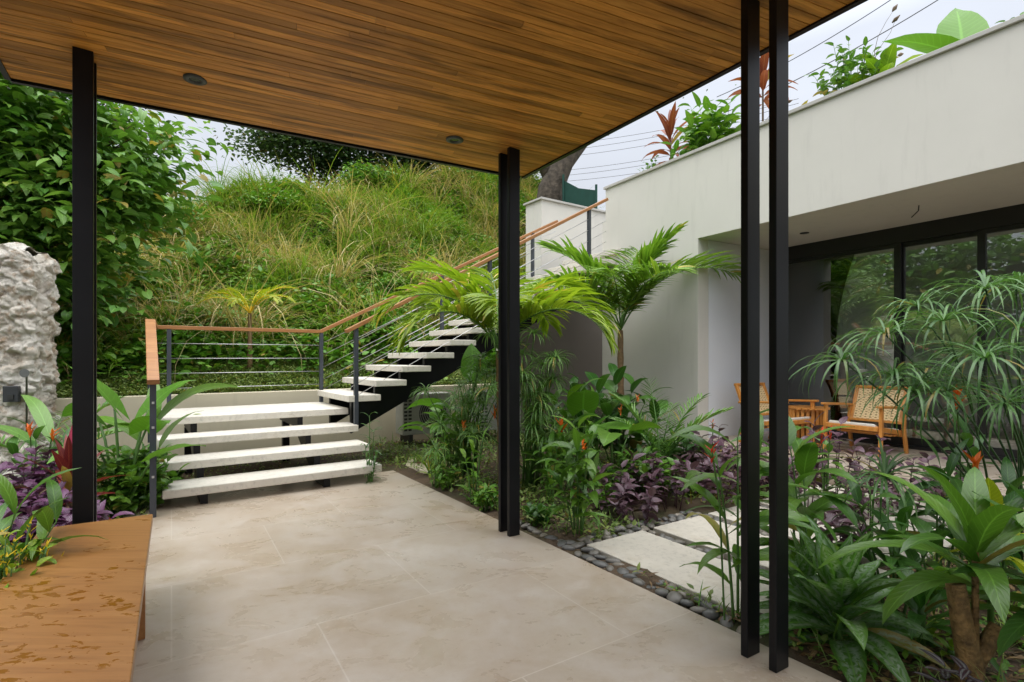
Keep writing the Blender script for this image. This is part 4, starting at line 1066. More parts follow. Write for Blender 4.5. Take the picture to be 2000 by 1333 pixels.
papyrus('large dark umbrella papyrus leaning over the bed before the terrace', b, [AT(1925, 566, 3.2), AT(1843, 628, 3.1), AT(1990, 640, 3.1), AT(1730, 655, 3.2), AT(1785, 765, 3.0), AT(1645, 705, 3.2), AT(1900, 690, 3.3), AT(1790, 600, 3.4), AT(1960, 790, 3.0), AT(2040, 560, 3.3), AT(1985, 560, 3.5), AT(1850, 765, 2.9), AT(1745, 735, 3.1), AT(1925, 700, 2.8)], 'papyrus2', 3, .40, 4, .015)

def broadplant(name, label, base, leaves, mat, seed, kind='lance', stalk='stem', K=9, cat='plant', flowers=(), fold=.18, wave=.02, group=None, stem_r=.006):
    # leaves: (stem end offset xyz, az, pitch, L, W, droop)
    t = thing(name, label, cat, base, group); r_ = random.Random(seed); m_ = MB(); lv = Leaves()
    for (e_, az, pt, L, W, dr) in leaves:
        e_ = Vector(e_); b0_ = Vector((e_.x*.15+r_.gauss(0, .015), e_.y*.15+r_.gauss(0, .015), -.03))
        c_ = Vector((e_.x*.4, e_.y*.4, e_.z*.7)); pts = [b0_.lerp(c_, i/4).lerp(c_.lerp(e_, i/4), i/4) for i in range(5)]
        m_.tube(pts, [stem_r*1.5, stem_r*1.3, stem_r*1.1, stem_r, stem_r*.8], 5)
        lv.add(e_, R(az), R(pt), L, W, R(dr), fold*r_.uniform(.5, 1.5), r_.gauss(0, .3), wave)
    m_.build('stalks', M[stalk], t, smooth=True); lv.build('leaves', M[mat], t, kind, K)
    for f_ in flowers: flower(t, f_, r_)
    return t
def flower(t, f_, r_, mat='flower', sz=.09):
    lv = Leaves(); f_ = Vector(f_); m_ = MB(); m_.tube([Vector((f_.x*.5, f_.y*.5, -.02)), f_*.7, f_], [.005, .005, .005], 5); m_.build('flower_stalk', M['stem'], t)
    for i in range(7): lv.add(f_+Vector((0, 0, -.012*i)), i*2.2+r_.random(), R(r_.uniform(25, 75)), sz*r_.uniform(.7, 1.2), sz*.25, -.3, .7)
    lv.build('flower', M[mat], t, 'lance', 5)

def ginger(name, label, base, stems, mat, seed, leafL=.34, leafW=.07, flowers=(), cat='plant', nleaf=9, group=None, fmat='flower', fsz=.09, start=.22):
    # stems: (dx, dy, height); leaves alternate along each cane
    t = thing(name, label, cat, base, group); r_ = random.Random(seed); m_ = MB(); lv = Leaves()
    for dx, dy, h in stems:
        b0_ = Vector((dx*.2, dy*.2, -.03)); e_ = Vector((dx, dy, h)); c_ = Vector((dx*.45, dy*.45, h*.6))
        P_ = lambda s_: b0_.lerp(c_, s_).lerp(c_.lerp(e_, s_), s_)
        m_.tube([P_(i/6) for i in range(7)], [.008, .0075, .007, .006, .005, .004, .003], 5)
        a0 = r_.uniform(0, math.pi)
        for i in range(nleaf):
            s_ = start+(1-start)*i/(nleaf-1); az = a0+(math.pi if i % 2 else 0)+r_.gauss(0, .35)
            lv.add(P_(s_), az, R(r_.uniform(28, 55)+25*(s_ > .9)), leafL*r_.uniform(.75, 1.15)*(1-.25*abs(s_-.55)), leafW*r_.uniform(.8, 1.2), R(r_.uniform(45, 95)), .22, r_.gauss(0, .25), .02)
    m_.build('canes', M['stem'], t, smooth=True); lv.build('leaves', M[mat], t, 'lance', 8)
    for f_ in flowers: flower(t, f_, r_, fmat, fsz)
    return t
def bush(name, label, base, rad, h, n, leafL, leafW, mat, seed, kind='ovate', cat='plant', group=None, flowers=(), fmat='flower', stem='stem', fsz=.05, K=6):
    t = thing(name, label, cat, base, group); r_ = random.Random(seed); m_ = MB(); lv = Leaves()
    ns = max(5, int(n/14))
    for i in range(ns):
        a = i*2.399+r_.random()*.5; rr_ = rad*math.sqrt((i+.5)/ns)*r_.uniform(.8, 1.1)
        e_ = Vector((rr_*math.cos(a), rr_*math.sin(a), h*(1-.45*(rr_/rad)**2)*r_.uniform(.75, 1.08)))
        b0_ = Vector((e_.x*.35, e_.y*.35, -.03)); c_ = Vector((e_.x*.6, e_.y*.6, e_.z*.6)); P_ = lambda s_: b0_.lerp(c_, s_).lerp(c_.lerp(e_, s_), s_)
        m_.tube([P_(j/4) for j in range(5)], [.005, .005, .004, .003, .002], 4)
        for j in range(14):
            s_ = .30+.70*j/13; az = (j//2)*1.57+(math.pi if j % 2 else 0)+a+r_.gauss(0, .3)
            lv.add(P_(s_), az, R(r_.uniform(5, 50)+22*(s_ > .9)), leafL*r_.uniform(.6, 1.15)*(.75+.25*s_), leafW*r_.uniform(.8, 1.15), R(r_.uniform(30, 80)), .2, r_.gauss(0, .3), .015)
    m_.build('stems', M[stem], t, smooth=True); lv.build('leaves', M[mat], t, kind, K)
    for f_ in flowers: flower(t, f_, r_, fmat, fsz)
    return t
def rosette(name, label, base, n, L, W, mat, seed, h0=.05, cat='plant', kind='lance', pitch=(15, 80), droop=(40, 90), z=0, K=9, stalk=None, wave=.03, group=None, fold=.22):
    t = thing(name, label, cat, base, group); r_ = random.Random(seed); lv = Leaves(); m_ = MB()
    m_.tube([(0, 0, -.04), (0, 0, z+h0*.5), (0, 0, z+h0)], [.018, .016, .012] if z < .2 else [.014, .012, .01], 7)
    for i in range(n):
        f = i/(n-1); a = i*2.399+r_.gauss(0, .15)
        lv.add((0.01*math.cos(a), .01*math.sin(a), z+h0*f), a, R(pitch[0]+(pitch[1]-pitch[0])*f+r_.gauss(0, 6)), L*r_.uniform(.75, 1.1)*(1-.25*f), W*r_.uniform(.85, 1.15), R(droop[1]+(droop[0]-droop[1])*f), fold, r_.gauss(0, .15), wave)
    m_.build('stem', M[stalk or 'stem'], t, smooth=True); lv.build('leaves', M[mat], t, kind, K); return t

# --- centre bed
ginger('ginger_plant', 'leafy green cane plant at the patio corner of the pebbles', gp(1128, 1050), [(0, 0, .62), (.1, .05, .7), (-.08, .04, .55), (.12, -.06, .45), (-.13, -.04, .38), (.02, .1, .78)], 'broad', 11, .30, .062, nleaf=10)
ginger('ginger_plant', 'low leafy cane plant between papyrus and front post', gp(1075, 985), [(0, 0, .5), (.08, .05, .62), (-.06, .04, .45)], 'broad', 12, .26, .055, nleaf=9)
broadplant('elephant_ear', 'elephant ear with one large upright bright green leaf', gY(1140, 5.6), [((-.02, -.1, .80), 265, 50, .40, .34, 35), ((.22, -.15, .62), 340, 10, .42, .26, 40), ((-.3, 0, .62), 190, 20, .34, .24, 50), ((.15, .2, .5), 60, 30, .34, .24, 50)], 'taro', 13, 'heart', cat='elephant ear', stem_r=.009)
broadplant('elephant_ear', 'elephant ear with big leaves standing under the stair stringer', gY(925, 6.3), [((0, -.05, 1.02), 100, 76, .52, .32, 20), ((-.35, -.1, .72), 200, 35, .45, .24, 70), ((-.2, -.2, .55), 230, 20, .40, .24, 60), ((.15, -.1, .85), 340, 50, .40, .24, 60), ((-.5, -.1, .5), 185, 30, .4, .2, 70)], 'taro', 14, 'ovate', cat='elephant ear', stem_r=.01)
ginger('heliconia', 'orange flowered heliconia under the stairs beside the air conditioner', gY(900, 5.9), [(-.1, 0, .7), (.1, .1, .8), (.0, -.1, .6), (-.25, .1, .55)], 'broad', 15, .34, .09, [AT(905, 832, 5.6)-gY(900, 5.9), AT(966, 806, 5.7)-gY(900, 5.9)], 'heliconia')
ginger('heliconia', 'heliconia with bright orange bracts beside the upright elephant ear leaf', gY(1090, 5.2), [(-.1, .1, .7), (.12, .1, .62), (.05, -.1, .5), (-.2, 0, .55), (.3, .1, .5)], 'broad', 16, .36, .085, [AT(1097, 832, 5.0)-gY(1090, 5.2), AT(1138, 870, 4.9)-gY(1090, 5.2)], 'heliconia', fsz=.11)
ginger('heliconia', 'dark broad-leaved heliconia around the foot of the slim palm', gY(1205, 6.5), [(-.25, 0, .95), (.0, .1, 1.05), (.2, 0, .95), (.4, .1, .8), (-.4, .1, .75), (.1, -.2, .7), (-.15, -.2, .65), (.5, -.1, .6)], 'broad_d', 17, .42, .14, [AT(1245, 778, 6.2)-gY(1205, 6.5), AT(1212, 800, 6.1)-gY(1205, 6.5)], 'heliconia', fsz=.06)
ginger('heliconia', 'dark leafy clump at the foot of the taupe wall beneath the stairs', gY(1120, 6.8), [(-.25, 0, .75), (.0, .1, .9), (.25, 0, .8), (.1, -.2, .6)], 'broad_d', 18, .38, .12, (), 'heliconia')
bush('leafy_shrub', 'low green shrub in the middle of the bed behind the purple plants', gY(1250, 5.2), .42, .42, 380, .13, .06, 'broad', 19, cat='shrub')
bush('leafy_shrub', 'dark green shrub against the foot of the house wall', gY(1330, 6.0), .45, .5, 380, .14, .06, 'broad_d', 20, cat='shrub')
broadplant('elephant_ear', 'elephant ear with pale drooping leaf at the back of the bed', gY(1195, 5.2), [((0, 0, .62), 250, 10, .44, .24, 40), ((.18, .1, .58), 0, 40, .36, .24, 60), ((-.2, .1, .52), 180, 30, .34, .22, 60)], 'broad', 21, 'ovate', cat='elephant ear')
rosette('leafy_clump', 'short strap-leaved clump between papyrus and the small slab', gY(838, 6.0), 11, .34, .03, 'lime', 22, cat='plant')
ginger('willow_plant', 'thin willowy plant at the right foot of the lower steps', gY(722, 5.55), [(0, 0, .78), (.04, .03, .62), (-.05, .02, .45), (.08, -.03, .35)], 'broad_d', 23, .15, .02, nleaf=14, start=.1)
ginger('ginger_plant', 'bright leafy cane plant left of the canopy corner posts at the patio edge', gp(925, 985), [(0, 0, .5), (.08, .05, .6), (-.08, .04, .42)], 'vine', 81, .20, .035, nleaf=11, start=.1)
ginger('ginger_plant', 'leafy cane plant at the back of the left papyrus clump', gY(880, 6.2), [(0, 0, .7), (.1, .05, .8), (-.12, .04, .6), (.2, 0, .65)], 'broad', 82, .30, .07, nleaf=9)
ginger('ginger_plant', 'slender grassy plant beside the drain slab', gY(850, 5.5), [(0, 0, .45), (.1, .05, .5), (-.1, .04, .4), (.05, -.1, .35)], 'vine', 83, .16, .018, nleaf=12, start=.1)
ginger('ginger_plant', 'dense leafy cane plant behind the tall papyrus', gY(1060, 5.8), [(0, 0, .8), (.15, .05, .9), (-.15, .04, .75), (.25, 0, .7), (-.05, .2, .95)], 'broad', 84, .32, .07, nleaf=10)
palm('areca_palm', 'small feathery palm between the slim palm and the taupe wall', gY(1165, 6.6), .10, .025, [(10, 74, .9, 45), (200, 70, .9, 55), (280, 78, .9, 40), (90, 76, .9, 40), (150, 66, .9, 60)], .28, .02, 'papyrus', 85, n=22, flop=.4)
# purple plants
PP = [(1392, 5.5, .30, .60, 'purple-leaved bush with an orange flower before the return wall'),
      (1200, 4.55, .25, .36, 'low purple-leaved plant nearest the cane plant in the middle bed'),
      (1255, 4.35, .25, .36, 'purple-leaved plant behind the far end of the first stepping stone'),
      (1315, 4.75, .28, .42, 'purple-leaved plant in the middle of the bed behind the stepping stones'),
      (1262, 4.95, .25, .40, 'purple-leaved plant just in front of the low green shrub'),
      (1400, 4.75, .26, .42, 'purple-leaved plant left of the post pair, beyond the second stepping stone'),
      (1370, 5.2, .26, .40, 'purple-leaved plant between the flowering purple bush and the stepping stones'),
      (1455, 5.0, .28, .55, 'purple-leaved bush seen past the farther of the two right posts'),
      (1500, 5.3, .3, .55, 'purple-leaved bush seen between the two right posts'),
      (1570, 4.6, .3, .76, 'purple-leaved bush in front of the slatted side table'),
      (1630, 4.7, .28, .70, 'purple-leaved bush in front of the nearest armchair'),
      (1690, 4.3, .26, .36, 'sparse purple-leaved plant by the terrace edge tiles'),
      (1765, 4.5, .3, .48, 'purple-leaved bush among the papyrus stalks near the terrace'),
      (1850, 4.6, .28, .50, 'purple-leaved bush deep behind the papyrus stalks'),
      (1705, 4.75, .28, .60, 'purple-leaved bush right of the nearest armchair leg'),
      (1650, 3.55, .22, .42, 'dark purple bush beside the right pair of posts')]
for i, (px, Y, rd, h, lab) in enumerate(PP):
    b = gY(px, Y); bush('persian_shield', lab, b, rd*1.1, h*1.1, 62 if i not in (0, 7, 8) else 120, .135, .062, 'purple', 100+i, group='purple-leaved plants', stem='stem_p', flowers=[Vector((0, 0, h+.08))] if i == 0 else ())
# red flower spikes near terrace
ginger('heliconia', 'red spiked heliconia in front of the side table', gY(1610, 4.6), [(0, 0, .6), (.1, .1, .55)], 'broad', 24, .25, .05, [AT(1605, 850, 4.4)-gY(1610, 4.6), AT(1622, 843, 4.5)-gY(1610, 4.6)], 'heliconia', fmat='redflower', fsz=.07)
b = gY(1890, 3.5)
ginger('heliconia', 'heliconia with a large orange flower head among the papyrus stalks', b, [(0, 0, .8), (.15, .1, .7), (-.1, .1, .6)], 'broad_d', 25, .3, .06, [AT(1868, 778, 3.3)-b, AT(1905, 905, 3.2)-b], 'heliconia', fsz=.12)
for i, (px, py, rd, h, mt, lab) in enumerate([(872, 955, .16, .26, 'vine', 'little bright green plant at the patio edge left of the corner posts'), (948, 1000, .14, .22, 'vine', 'little green plant at the patio edge right before the corner posts'), (1050, 1022, .14, .14, 'broad_d', 'dark low plant on the soil right of the corner posts'), (1185, 985, .18, .2, 'vine', 'small green plant between cane plant and purple leaves'), (1340, 965, .2, .25, 'vine', 'small green plant under the purple leaves at the second stepping stone')]):
    bush('leafy_shrub', lab, gp(px, py), rd, h, 130, .09, .04, mt, 300+i)
ginger('ginger_plant', 'tall bright cane plant between the palms', gY(1110, 6.0), [(0, 0, .95), (.15, .05, 1.05), (-.15, .04, .85), (.3, 0, .8)], 'vine', 86, .34, .08, nleaf=9)
broadplant('elephant_ear', 'elephant ear with rounded leaves low beside the left air conditioner', gY(868, 6.6), [((0, -.1, .6), 250, 30, .34, .22, 50), ((-.25, -.1, .45), 200, 30, .3, .2, 60), ((.2, 0, .5), 330, 30, .3, .2, 60)], 'taro', 87, 'ovate', cat='elephant ear')
# --- right foreground
b = gp(1441, 1225)
ginger('ginger_plant', 'tall cane plant with a red bud rising beside the right pair of posts', b, [(-.10, .0, .78), (.05, .12, .9), (.12, .1, .75)], 'broad', 26, .42, .085, [(-.13, 0, .86)], nleaf=9, fmat='redflower', fsz=.05)
b = gp(1580, 1180)
ginger('ginger_plant', 'broad leafy cane plant directly right of the near post', b, [(-.05, .1, .85), (.05, .15, .72), (-.02, .3, .8), (.1, .3, .6)], 'broad', 27, .42, .10, nleaf=9)
b = gp(1640, 1262)
rosette('aglaonema', 'silver-mottled leafy plant at the foot of the near post', b, 38, .56, .12, 'silver', 28, .22, pitch=(5, 82), droop=(28, 75))
b = gp(1595, 1240)
rosette('aglaonema', 'smaller silver-mottled plant tucked behind the near post', b+Vector((0, .12, 0)), 18, .36, .09, 'silver', 29, .2, pitch=(5, 82), droop=(28, 75))
b = gY(1905, 2.12)
dr = rosette('dracaena', 'large glossy dark plant with broad leaves on a cut tan trunk', b, 19, .66, .095, 'broad', 30, .22, z=.38, kind='strap', pitch=(12, 76), droop=(50, 105), wave=.035, stalk='bark_y')
m_ = MB(); m_.tube([(-.05, 0, -.08), (-.02, 0, .12), (-.05, 0, .26), (-.08, .0, .44)], [.062, .046, .038, .033], 12); m_.tube([(-.02, 0, .1), (.05, 0, .2), (.09, 0, .27)], [.036, .032, .028], 10); m_.build('trunk', M['bark_y'], dr, smooth=True)
b = gY(1935, 2.5)
rosette('croton', 'yellow-leaved plant behind the broad-leaved dark plant', b, 13, .28, .085, 'yellowpalm', 31, .2, z=.42, pitch=(10, 85), cat='plant')
ginger('ginger_plant', 'leafy green clump behind the silver-mottled plant', gY(1745, 2.75), [(0, 0, .42), (.12, .1, .5), (-.12, .1, .45), (.2, 0, .4), (-.05, .2, .55)], 'broad_d', 88, .30, .065, nleaf=9)
rosette('leafy_clump', 'arching dark strap-leaved clump left of the cut trunk', gY(1800, 2.45), 16, .42, .06, 'broad_d', 89, .12, z=.08, pitch=(15, 80), droop=(50, 100))
ginger('ginger_plant', 'leafy clump under the papyrus at the right border', gY(1960, 2.9), [(0, 0, .5), (.12, .1, .6), (-.12, .1, .5), (-.25, 0, .45)], 'broad_d', 90, .34, .075, nleaf=9)
b = gY(2080, 2.0)
rosette('dracaena', 'second broad-leaved dark plant cut by the right border of the photo', b, 18, .52, .11, 'broad_d', 32, .2, z=.35, kind='strap', pitch=(5, 80))
b = gY(1955, 1.78)
t_ = thing('striped_spiderwort', 'dark purple spiderwort with silver striped leaves on the cut trunk', 'plant', b+Vector((0, 0, .06))); lv = Leaves(); m_ = MB(); r_ = random.Random(8)
for i in range(9):
    x, y = r_.uniform(-.16, .2), r_.uniform(-.12, .14); m_.tube([(x*.2, y*.2, -.06), (x, y, .10)], .004, 4)
    for j in range(7): lv.add((x, y, .06+.015*j), j*2.4+i, R(r_.uniform(0, 35)), .10, .034, .5, .25)
m_.build('stems', M['stem_p'], t_); lv.build('leaves', M['zebra'], t_, 'lance', 7)
for i, (px, py, lab) in enumerate([(1815, 1258, 'tiny bright seedling on bare soil left of the cut trunk'), (1858, 1290, 'second tiny seedling nearer the patio, left of the cut trunk'), (1795, 1160, 'small green seedling behind the silver-mottled plant'), (1985, 1240, 'lime seedling at the right border of the photo')]):
    rosette('seedling', lab, gp(px, py), 9, .10, .04, 'lime', 40+i, .05, kind='ovate', pitch=(5, 60), cat='seedling', group='seedlings on the soil')
ginger('willow_plant', 'fine-leaved green sprig growing at the stepping stones right of the posts', gp(1700, 1080), [(0, 0, .42), (.1, .1, .5), (-.1, .1, .4), (.15, 0, .35)], 'papyrus', 45, .12, .014, nleaf=14, start=.1)
ginger('ginger_plant', 'leafy green plant beneath the big papyrus before the terrace', gY(1830, 3.1), [(0, 0, .5), (.15, .1, .6), (-.15, .1, .5), (.3, .1, .55)], 'broad_d', 46, .3, .06, nleaf=9)
# --- left bed
b = gY(135, 3.9)
rosette('cordyline', 'dark red cordyline with bright pink new leaves behind the left post', b, 20, .46, .07, 'red', 50, .30, z=.18, pitch=(15, 88), droop=(15, 60), cat='cordyline', stalk='bark')
lv = Leaves(); lv.add((0, 0, .5), R(110), R(84), .34, .05, .15, .2); lv.add((.01, 0, .48), R(60), R(78), .28, .04, .3, .2)
lv.build('new_leaves', M['rose'], [o for o in C.objects if o.get('label', '').startswith('dark red cordyline')][0], 'lance', 7)
LP = [(25, 3.7, .30, .45, 'purple-leaved bush at the left border below the shower'), (85, 3.6, .3, .45, 'purple-leaved bush left of the left post'), (55, 4.2, .3, .55, 'purple-leaved bush at the foot of the stone wall'), (150, 3.4, .22, .36, 'purple-leaved plant just at the far end of the bench'), (5, 3.1, .28, .40, 'purple-leaved bush nearest the yellow flowered plant'), (105, 3.15, .25, .32, 'dark purple plant behind the bench end')]
for i, (px, Y, rd, h, lab) in enumerate(LP):
    bush('persian_shield', lab, gY(px, Y), rd, h, 200, .14, .065, 'violet', 130+i, group='purple-leaved plants', stem='stem_p', flowers=())
b = gY(235, 4.45)
broadplant('elephant_ear', 'big-leaved elephant ear between left post and stair railing', b, [((-.05, 0, .95), 200, 60, .52, .42, 30), ((.38, -.1, .55), 20, 30, .36, .26, 40), ((.18, .05, .75), 330, 40, .38, .26, 60), ((-.25, .1, .8), 170, 40, .42, .28, 70), ((.1, .2, .9), 60, 55, .5, .3, 50), ((-.1, -.1, .6), 240, 20, .36, .26, 60)], 'taro', 51, 'heart', cat='elephant ear', stem_r=.011)
b = gY(290, 4.7)
broadplant('banana_plant', 'young banana-like plant with long leaf reaching over the landing', b, [((.05, 0, .75), 40, 62, .85, .13, 80), ((0, .05, .7), 120, 70, .7, .13, 60), ((-.05, 0, .6), 175, 50, .75, .12, 75), ((.06, .05, .55), 350, 66, .6, .1, 60)], 'broad', 52, 'lance', cat='plant', stem_r=.012)
bush('leafy_shrub', 'bright green bushy shrub between the left post and the stair foot', gY(255, 4.55), .36, .58, 520, .13, .075, 'broad', 53, cat='shrub')
bush('leafy_shrub', 'bright shrub climbing beside the stair railing post', gY(300, 5.0), .25, .5, 260, .10, .06, 'taro', 54, cat='shrub', kind='heart')
broadplant('banana_plant', 'long-leaved plant with grey-green blades reaching past the shower', gY(100, 4.6), [((-.1, 0, .55), 175, 42, .85, .13, 70), ((.0, 0, .6), 150, 60, .8, .12, 60), ((.1, 0, .5), 20, 50, .7, .12, 60)], 'papyrus', 55, 'lance', cat='plant')
ginger('heliconia', 'orange flowered heliconia between the stone wall and purple leaves', gY(70, 4.5), [(0, 0, .7), (.15, .1, .6), (-.2, 0, .55)], 'broad_d', 56, .28, .07, [AT(58, 838, 4.3)-gY(70, 4.5), AT(103, 846, 4.3)-gY(70, 4.5)], 'heliconia', fsz=.08)
b = gY(-35, 2.35)
ginger('ginger_plant', 'long-bladed plant leaning over the bench from the left border', b, [(.15, .0, .5), (.2, .15, .55), (.05, .1, .6), (.25, -.05, .42), (.1, -.1, .5)], 'broad', 57, .44, .065, nleaf=9)
b = gY(-5, 2.12); fl_ = random.Random(6)
bush('flowering_shrub', 'low shrub with small yellow flowers beside the bench', b, .24, .66, 420, .075, .032, 'lime', 58, cat='shrub', flowers=[(fl_.uniform(-.12, .14), fl_.uniform(-.2, .2), fl_.uniform(.48, .66)) for _ in range(16)], fmat='yflower', fsz=.036)
# --- roof plants
def rp(px, Y, z=3.80): return Vector(((px-CX)/FPX*Y, Y, z))
def roofat(px, q=.55):       # a point in the roof planter seen at that column
    r = (px-CX)/FPX; o0_ = HA+Wn*q; t = (o0_.x-r*o0_.y)/(r*Wd.y-Wd.x); p = o0_+Wd*t; return Vector((p.x, p.y, 3.80))
rosette('cordyline', 'rust red cordyline at the far end of the roof planter', roofat(1310), 20, .66, .10, 'rust', 70, .5, z=.60, pitch=(5, 88), cat='cordyline', stalk='bark')
rosette('cordyline', 'rust red cordyline on the roof seen between the black posts', roofat(1490), 18, .6, .10, 'rust', 71, .45, z=.85, pitch=(5, 88), cat='cordyline', stalk='bark')
bush('roof_shrub', 'small dense shrub at the very end of the roof planter', roofat(1275), .32, .75, 300, .10, .045, 'broad', 72, cat='shrub')
bush('roof_shrub', 'tall leafy shrub on the roof left of the black posts', roofat(1390), .60, 1.25, 420, .26, .10, 'vine', 73, cat='shrub')
bush('roof_shrub', 'leafy shrub with fine twigs on the roof right of the black posts', roofat(1670), .46, 1.15, 480, .13, .055, 'broad', 74, cat='shrub')
rosette('broadleaf_plant', 'broad lime-leaved plant on the roof beside the twiggy shrub', roofat(1725), 18, .60, .16, 'lime', 75, .2, z=.35, pitch=(10, 80), cat='plant')
rosette('broadleaf_plant', 'small yellow-tinged plant at the roof edge right of the posts', roofat(1560), 11, .36, .12, 'lime', 76, .15, z=.3, pitch=(10, 80), cat='plant')
broadplant('elephant_ear', 'elephant ear with huge leaves on the roof near the right border', roofat(1880), [((0, 0, .58), 60, 70, .62, .42, 20), ((-.1, 0, .50), 178, 25, .70, .28, 30), ((.1, -.1, .45), 330, 20, .5, .24, 40)], 'taro', 77, 'heart', cat='elephant ear', stem_r=.012)
bush('roof_shrub', 'small leafy shrub on the roof at the right border', roofat(1990), .2, .62, 120, .09, .05, 'broad', 78, cat='shrub')
for i, (px, lab) in enumerate([(1640, 'bare budded twig rising left of the twiggy roof shrub'), (1700, 'bare budded twig arching over the broad lime-leaved roof plant'), (1452, 'thin budded twig beside the farther black post on the roof'), (1745, 'long bare twig reaching towards the huge roof leaves')]):
    b = roofat(px); r_ = random.Random(i); t_ = thing('dry_twig', lab, 'twig', b); m_ = MB(); p = Vector((0, 0, 0)); pts = [p]; d_ = Vector((r_.uniform(-.3, .3), r_.uniform(-.2, .2), 1))
    for k_ in range(9): p = p+d_.normalized()*.14; pts.append(p); d_ = d_+Vector((r_.uniform(-.3, .35), r_.uniform(-.3, .3), -.06))
    m_.tube(pts, [.006-.0005*k_ for k_ in range(10)], 5); m_.build('stem', M['bark'], t_, smooth=True)
    m_ = MB(); m_.tube([pts[-1]-d_.normalized()*.04, pts[-1], pts[-1]+d_.normalized()*.05], [.006, .022, .004], 7); m_.build('bud', M['bark'], t_, smooth=True)
# --- low undergrowth on the soil
def undergrowth(name, label, n, poly_fn, mat, L, W, lift, kind='ovate', cols=2, K=4, pitch=(-.1, 1.2)):
    pts = poly_fn(n); m = len(pts); z = soilz(pts[:, 0], pts[:, 1])
    lv = Leaves(); lv.p = np.stack([pts[:, 0], pts[:, 1], z+lift*rng.random(m)**2, rng.uniform(0, 6.28, m), rng.uniform(*pitch, m), rng.uniform(*L, m), rng.uniform(*W, m), rng.uniform(.1, 1, m), 0*z+.1, rng.normal(0, .3, m), 0*z], 1)
    tag(lv.build(name, M[mat], None, kind, K, cols), label, 'ground cover', kind='stuff')
def bedpts(n):
    d = rng.uniform(-1.8, 7.5, n*2); o_ = rng.uniform(.05, 4.6, n*2)
    x = e0.x+ed.x*d+NRM.x*o_; y = e0.y+ed.y*d+NRM.y*o_
    keep = (pnoise(x, y, 2.2, 8)+.1 > rng.uniform(-.6, .9, n*2))
    on_st = (d < dd+.02) & (d > dd-1.45) & (o_ > .1) & (o_ < off)
    hq = (x-HA.x)*Wn.x+(y-HA.y)*Wn.y
    rx = (x-SO.x)*S.x+(y-SO.y)*S.y; ry = (x-SO.x)*Pd.x+(y-SO.y)*Pd.y
    keep &= ~on_st & (hq < -.3) & (ry < 2.5)
    return np.stack([x[keep], y[keep]], 1)[:n]
undergrowth('bed_ground_cover', 'low creeping greenery and weeds on the soil of the main bed', 13000, bedpts, 'cover', (.03, .07), (.015, .035), .10)
undergrowth('bed_grass', 'thin grass and weeds growing on the soil of the main bed', 4000, bedpts, 'vine', (.08, .2), (.006, .012), .02, 'blade', 2, 4, (.6, 1.5))
def litter(n):
    return bedpts(n)
M['litter'] = leafmat('dead_leaf', (.10, .055, .025), (.28, .18, .08), rough=.7, trans=.05)
undergrowth('leaf_litter', 'brown dead leaves and twigs scattered on the soil', 3500, litter, 'litter', (.03, .09), (.012, .035), .015, 'ovate', 2, 4, (-.1, .3))
def nearpts(n):
    d = rng.uniform(-1.9, 1.2, n); o_ = .06+2.6*rng.random(n)**1.2
    x = e0.x+ed.x*d+NRM.x*o_; y = e0.y+ed.y*d+NRM.y*o_; k2 = ~((d > dd-1.45) & (o_ > .1))
    return np.stack([x[k2], y[k2]], 1)
undergrowth('leaf_litter', 'fallen leaves and twigs on the dark soil below the cut trunk', 5000, nearpts, 'litter', (.03, .10), (.008, .035), .03, 'ovate', 2, 4, (-.1, .5))
undergrowth('low_weeds', 'small weeds on the dark soil below the cut trunk', 3500, nearpts, 'vine', (.02, .06), (.012, .03), .06)
undergrowth('low_grass', 'thin grass blades on the dark soil below the cut trunk', 1500, nearpts, 'cover', (.08, .2), (.005, .009), .01, 'blade', 2, 4, (.3, 1.4))
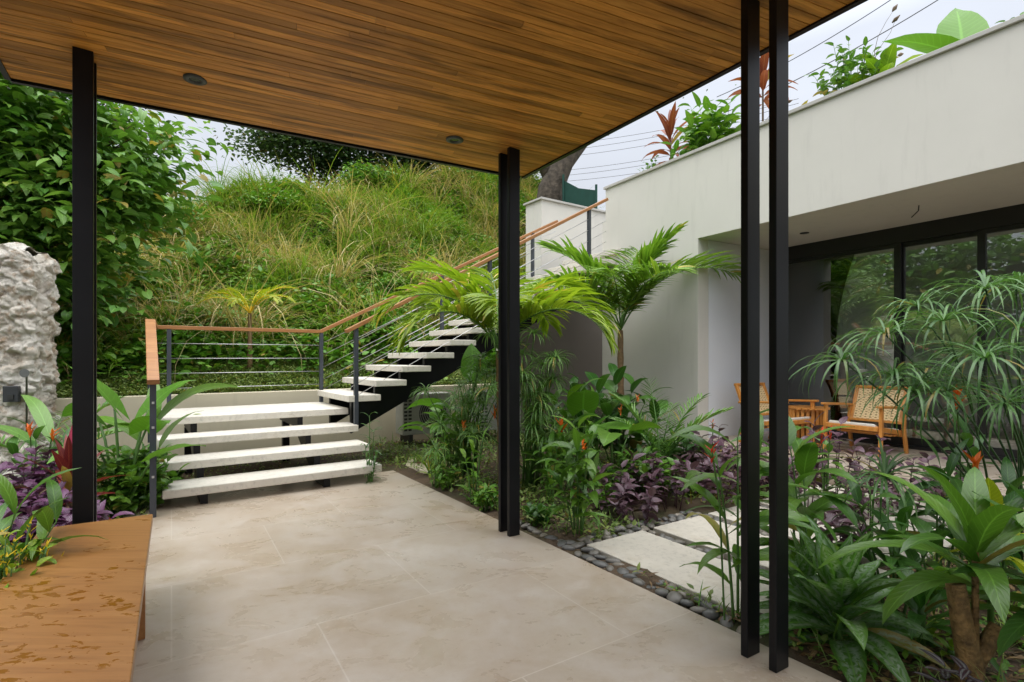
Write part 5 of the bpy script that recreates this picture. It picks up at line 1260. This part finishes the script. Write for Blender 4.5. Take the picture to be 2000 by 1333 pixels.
def leftpts(n):
    a = rng.uniform(-6, -2.05, n*2); b = rng.uniform(-1.5, 2.6, n*2)
    x, y = hillxy(a, b); k2 = ~((b < -.25) & (a > -3.45)); return np.stack([x[k2], y[k2]], 1)[:n]
undergrowth('left_bed_ground_cover', 'low greenery on the soil left of the stairs', 6000, leftpts, 'cover', (.04, .09), (.02, .045), .15)
def stairpts(n):
    a = rng.uniform(-2, 3.0, n); b = rng.uniform(.45, 2.5, n); x, y = hillxy(a, b); return np.stack([x, y], 1)
undergrowth('stair_weeds', 'patchy weeds on the soil beneath the stairs', 3500, stairpts, 'cover', (.02, .05), (.01, .025), .04)

# flat slab on soil near the stairs
m_ = MB(); q = [FL(800, 893, -.02), FL(838, 905, -.02), FL(842, 925, -.02), FL(792, 910, -.02)]
m_.prism([(p.x, p.y) for p in reversed(q)], -.06, -.012)
tag(m_.build('drain_cover', M['retain'], bevel=.005), 'small brownish concrete slab on the soil beside the papyrus', 'slab')

# ------------------------------------------------------------------ overhead wires
def wire(label, p, q, sag, r_=.012, group='overhead wires'):
    m_ = MB(); p, q = Vector(p), Vector(q); N = 16
    m_.tube([p.lerp(q, i/N)+Vector((0, 0, -4*sag*(i/N)*(1-i/N))) for i in range(N+1)], r_, 5)
    tag(m_.build('overhead_wire', M['cord']), label, 'wire', group)
wire('thick black overhead wire nearest the canopy edge', AT(1380, 235, 16), AT(1950, -75, 12), .25, .012)
wire('upper overhead wire crossing at the top edge of the photo', AT(1400, 190, 16), AT(1850, -75, 12), .2, .010)
for i, (y0, y1) in enumerate([(275, 238), (288, 247), (300, 262), (326, 292), (336, 302), (346, 320)]):
    wire('thin far overhead wire, %s of the bundle behind the roof plants' % ['topmost', 'second from top', 'third from top', 'fourth from top', 'second lowest', 'lowest'][i], AT(1000, y0+14, 26), AT(1560, y1-45, 20), .35, .008)
# leaf on the landing
lv = Leaves(); b = st(-1.62, 1.28, RZ*4+.004); lv.add(b, .3, .05, .09, .04, .1, .3)
tag(lv.build('fallen_leaf', M['lime'], None, 'ovate', 6), 'yellowish fallen leaf lying on the stair landing', 'leaf')
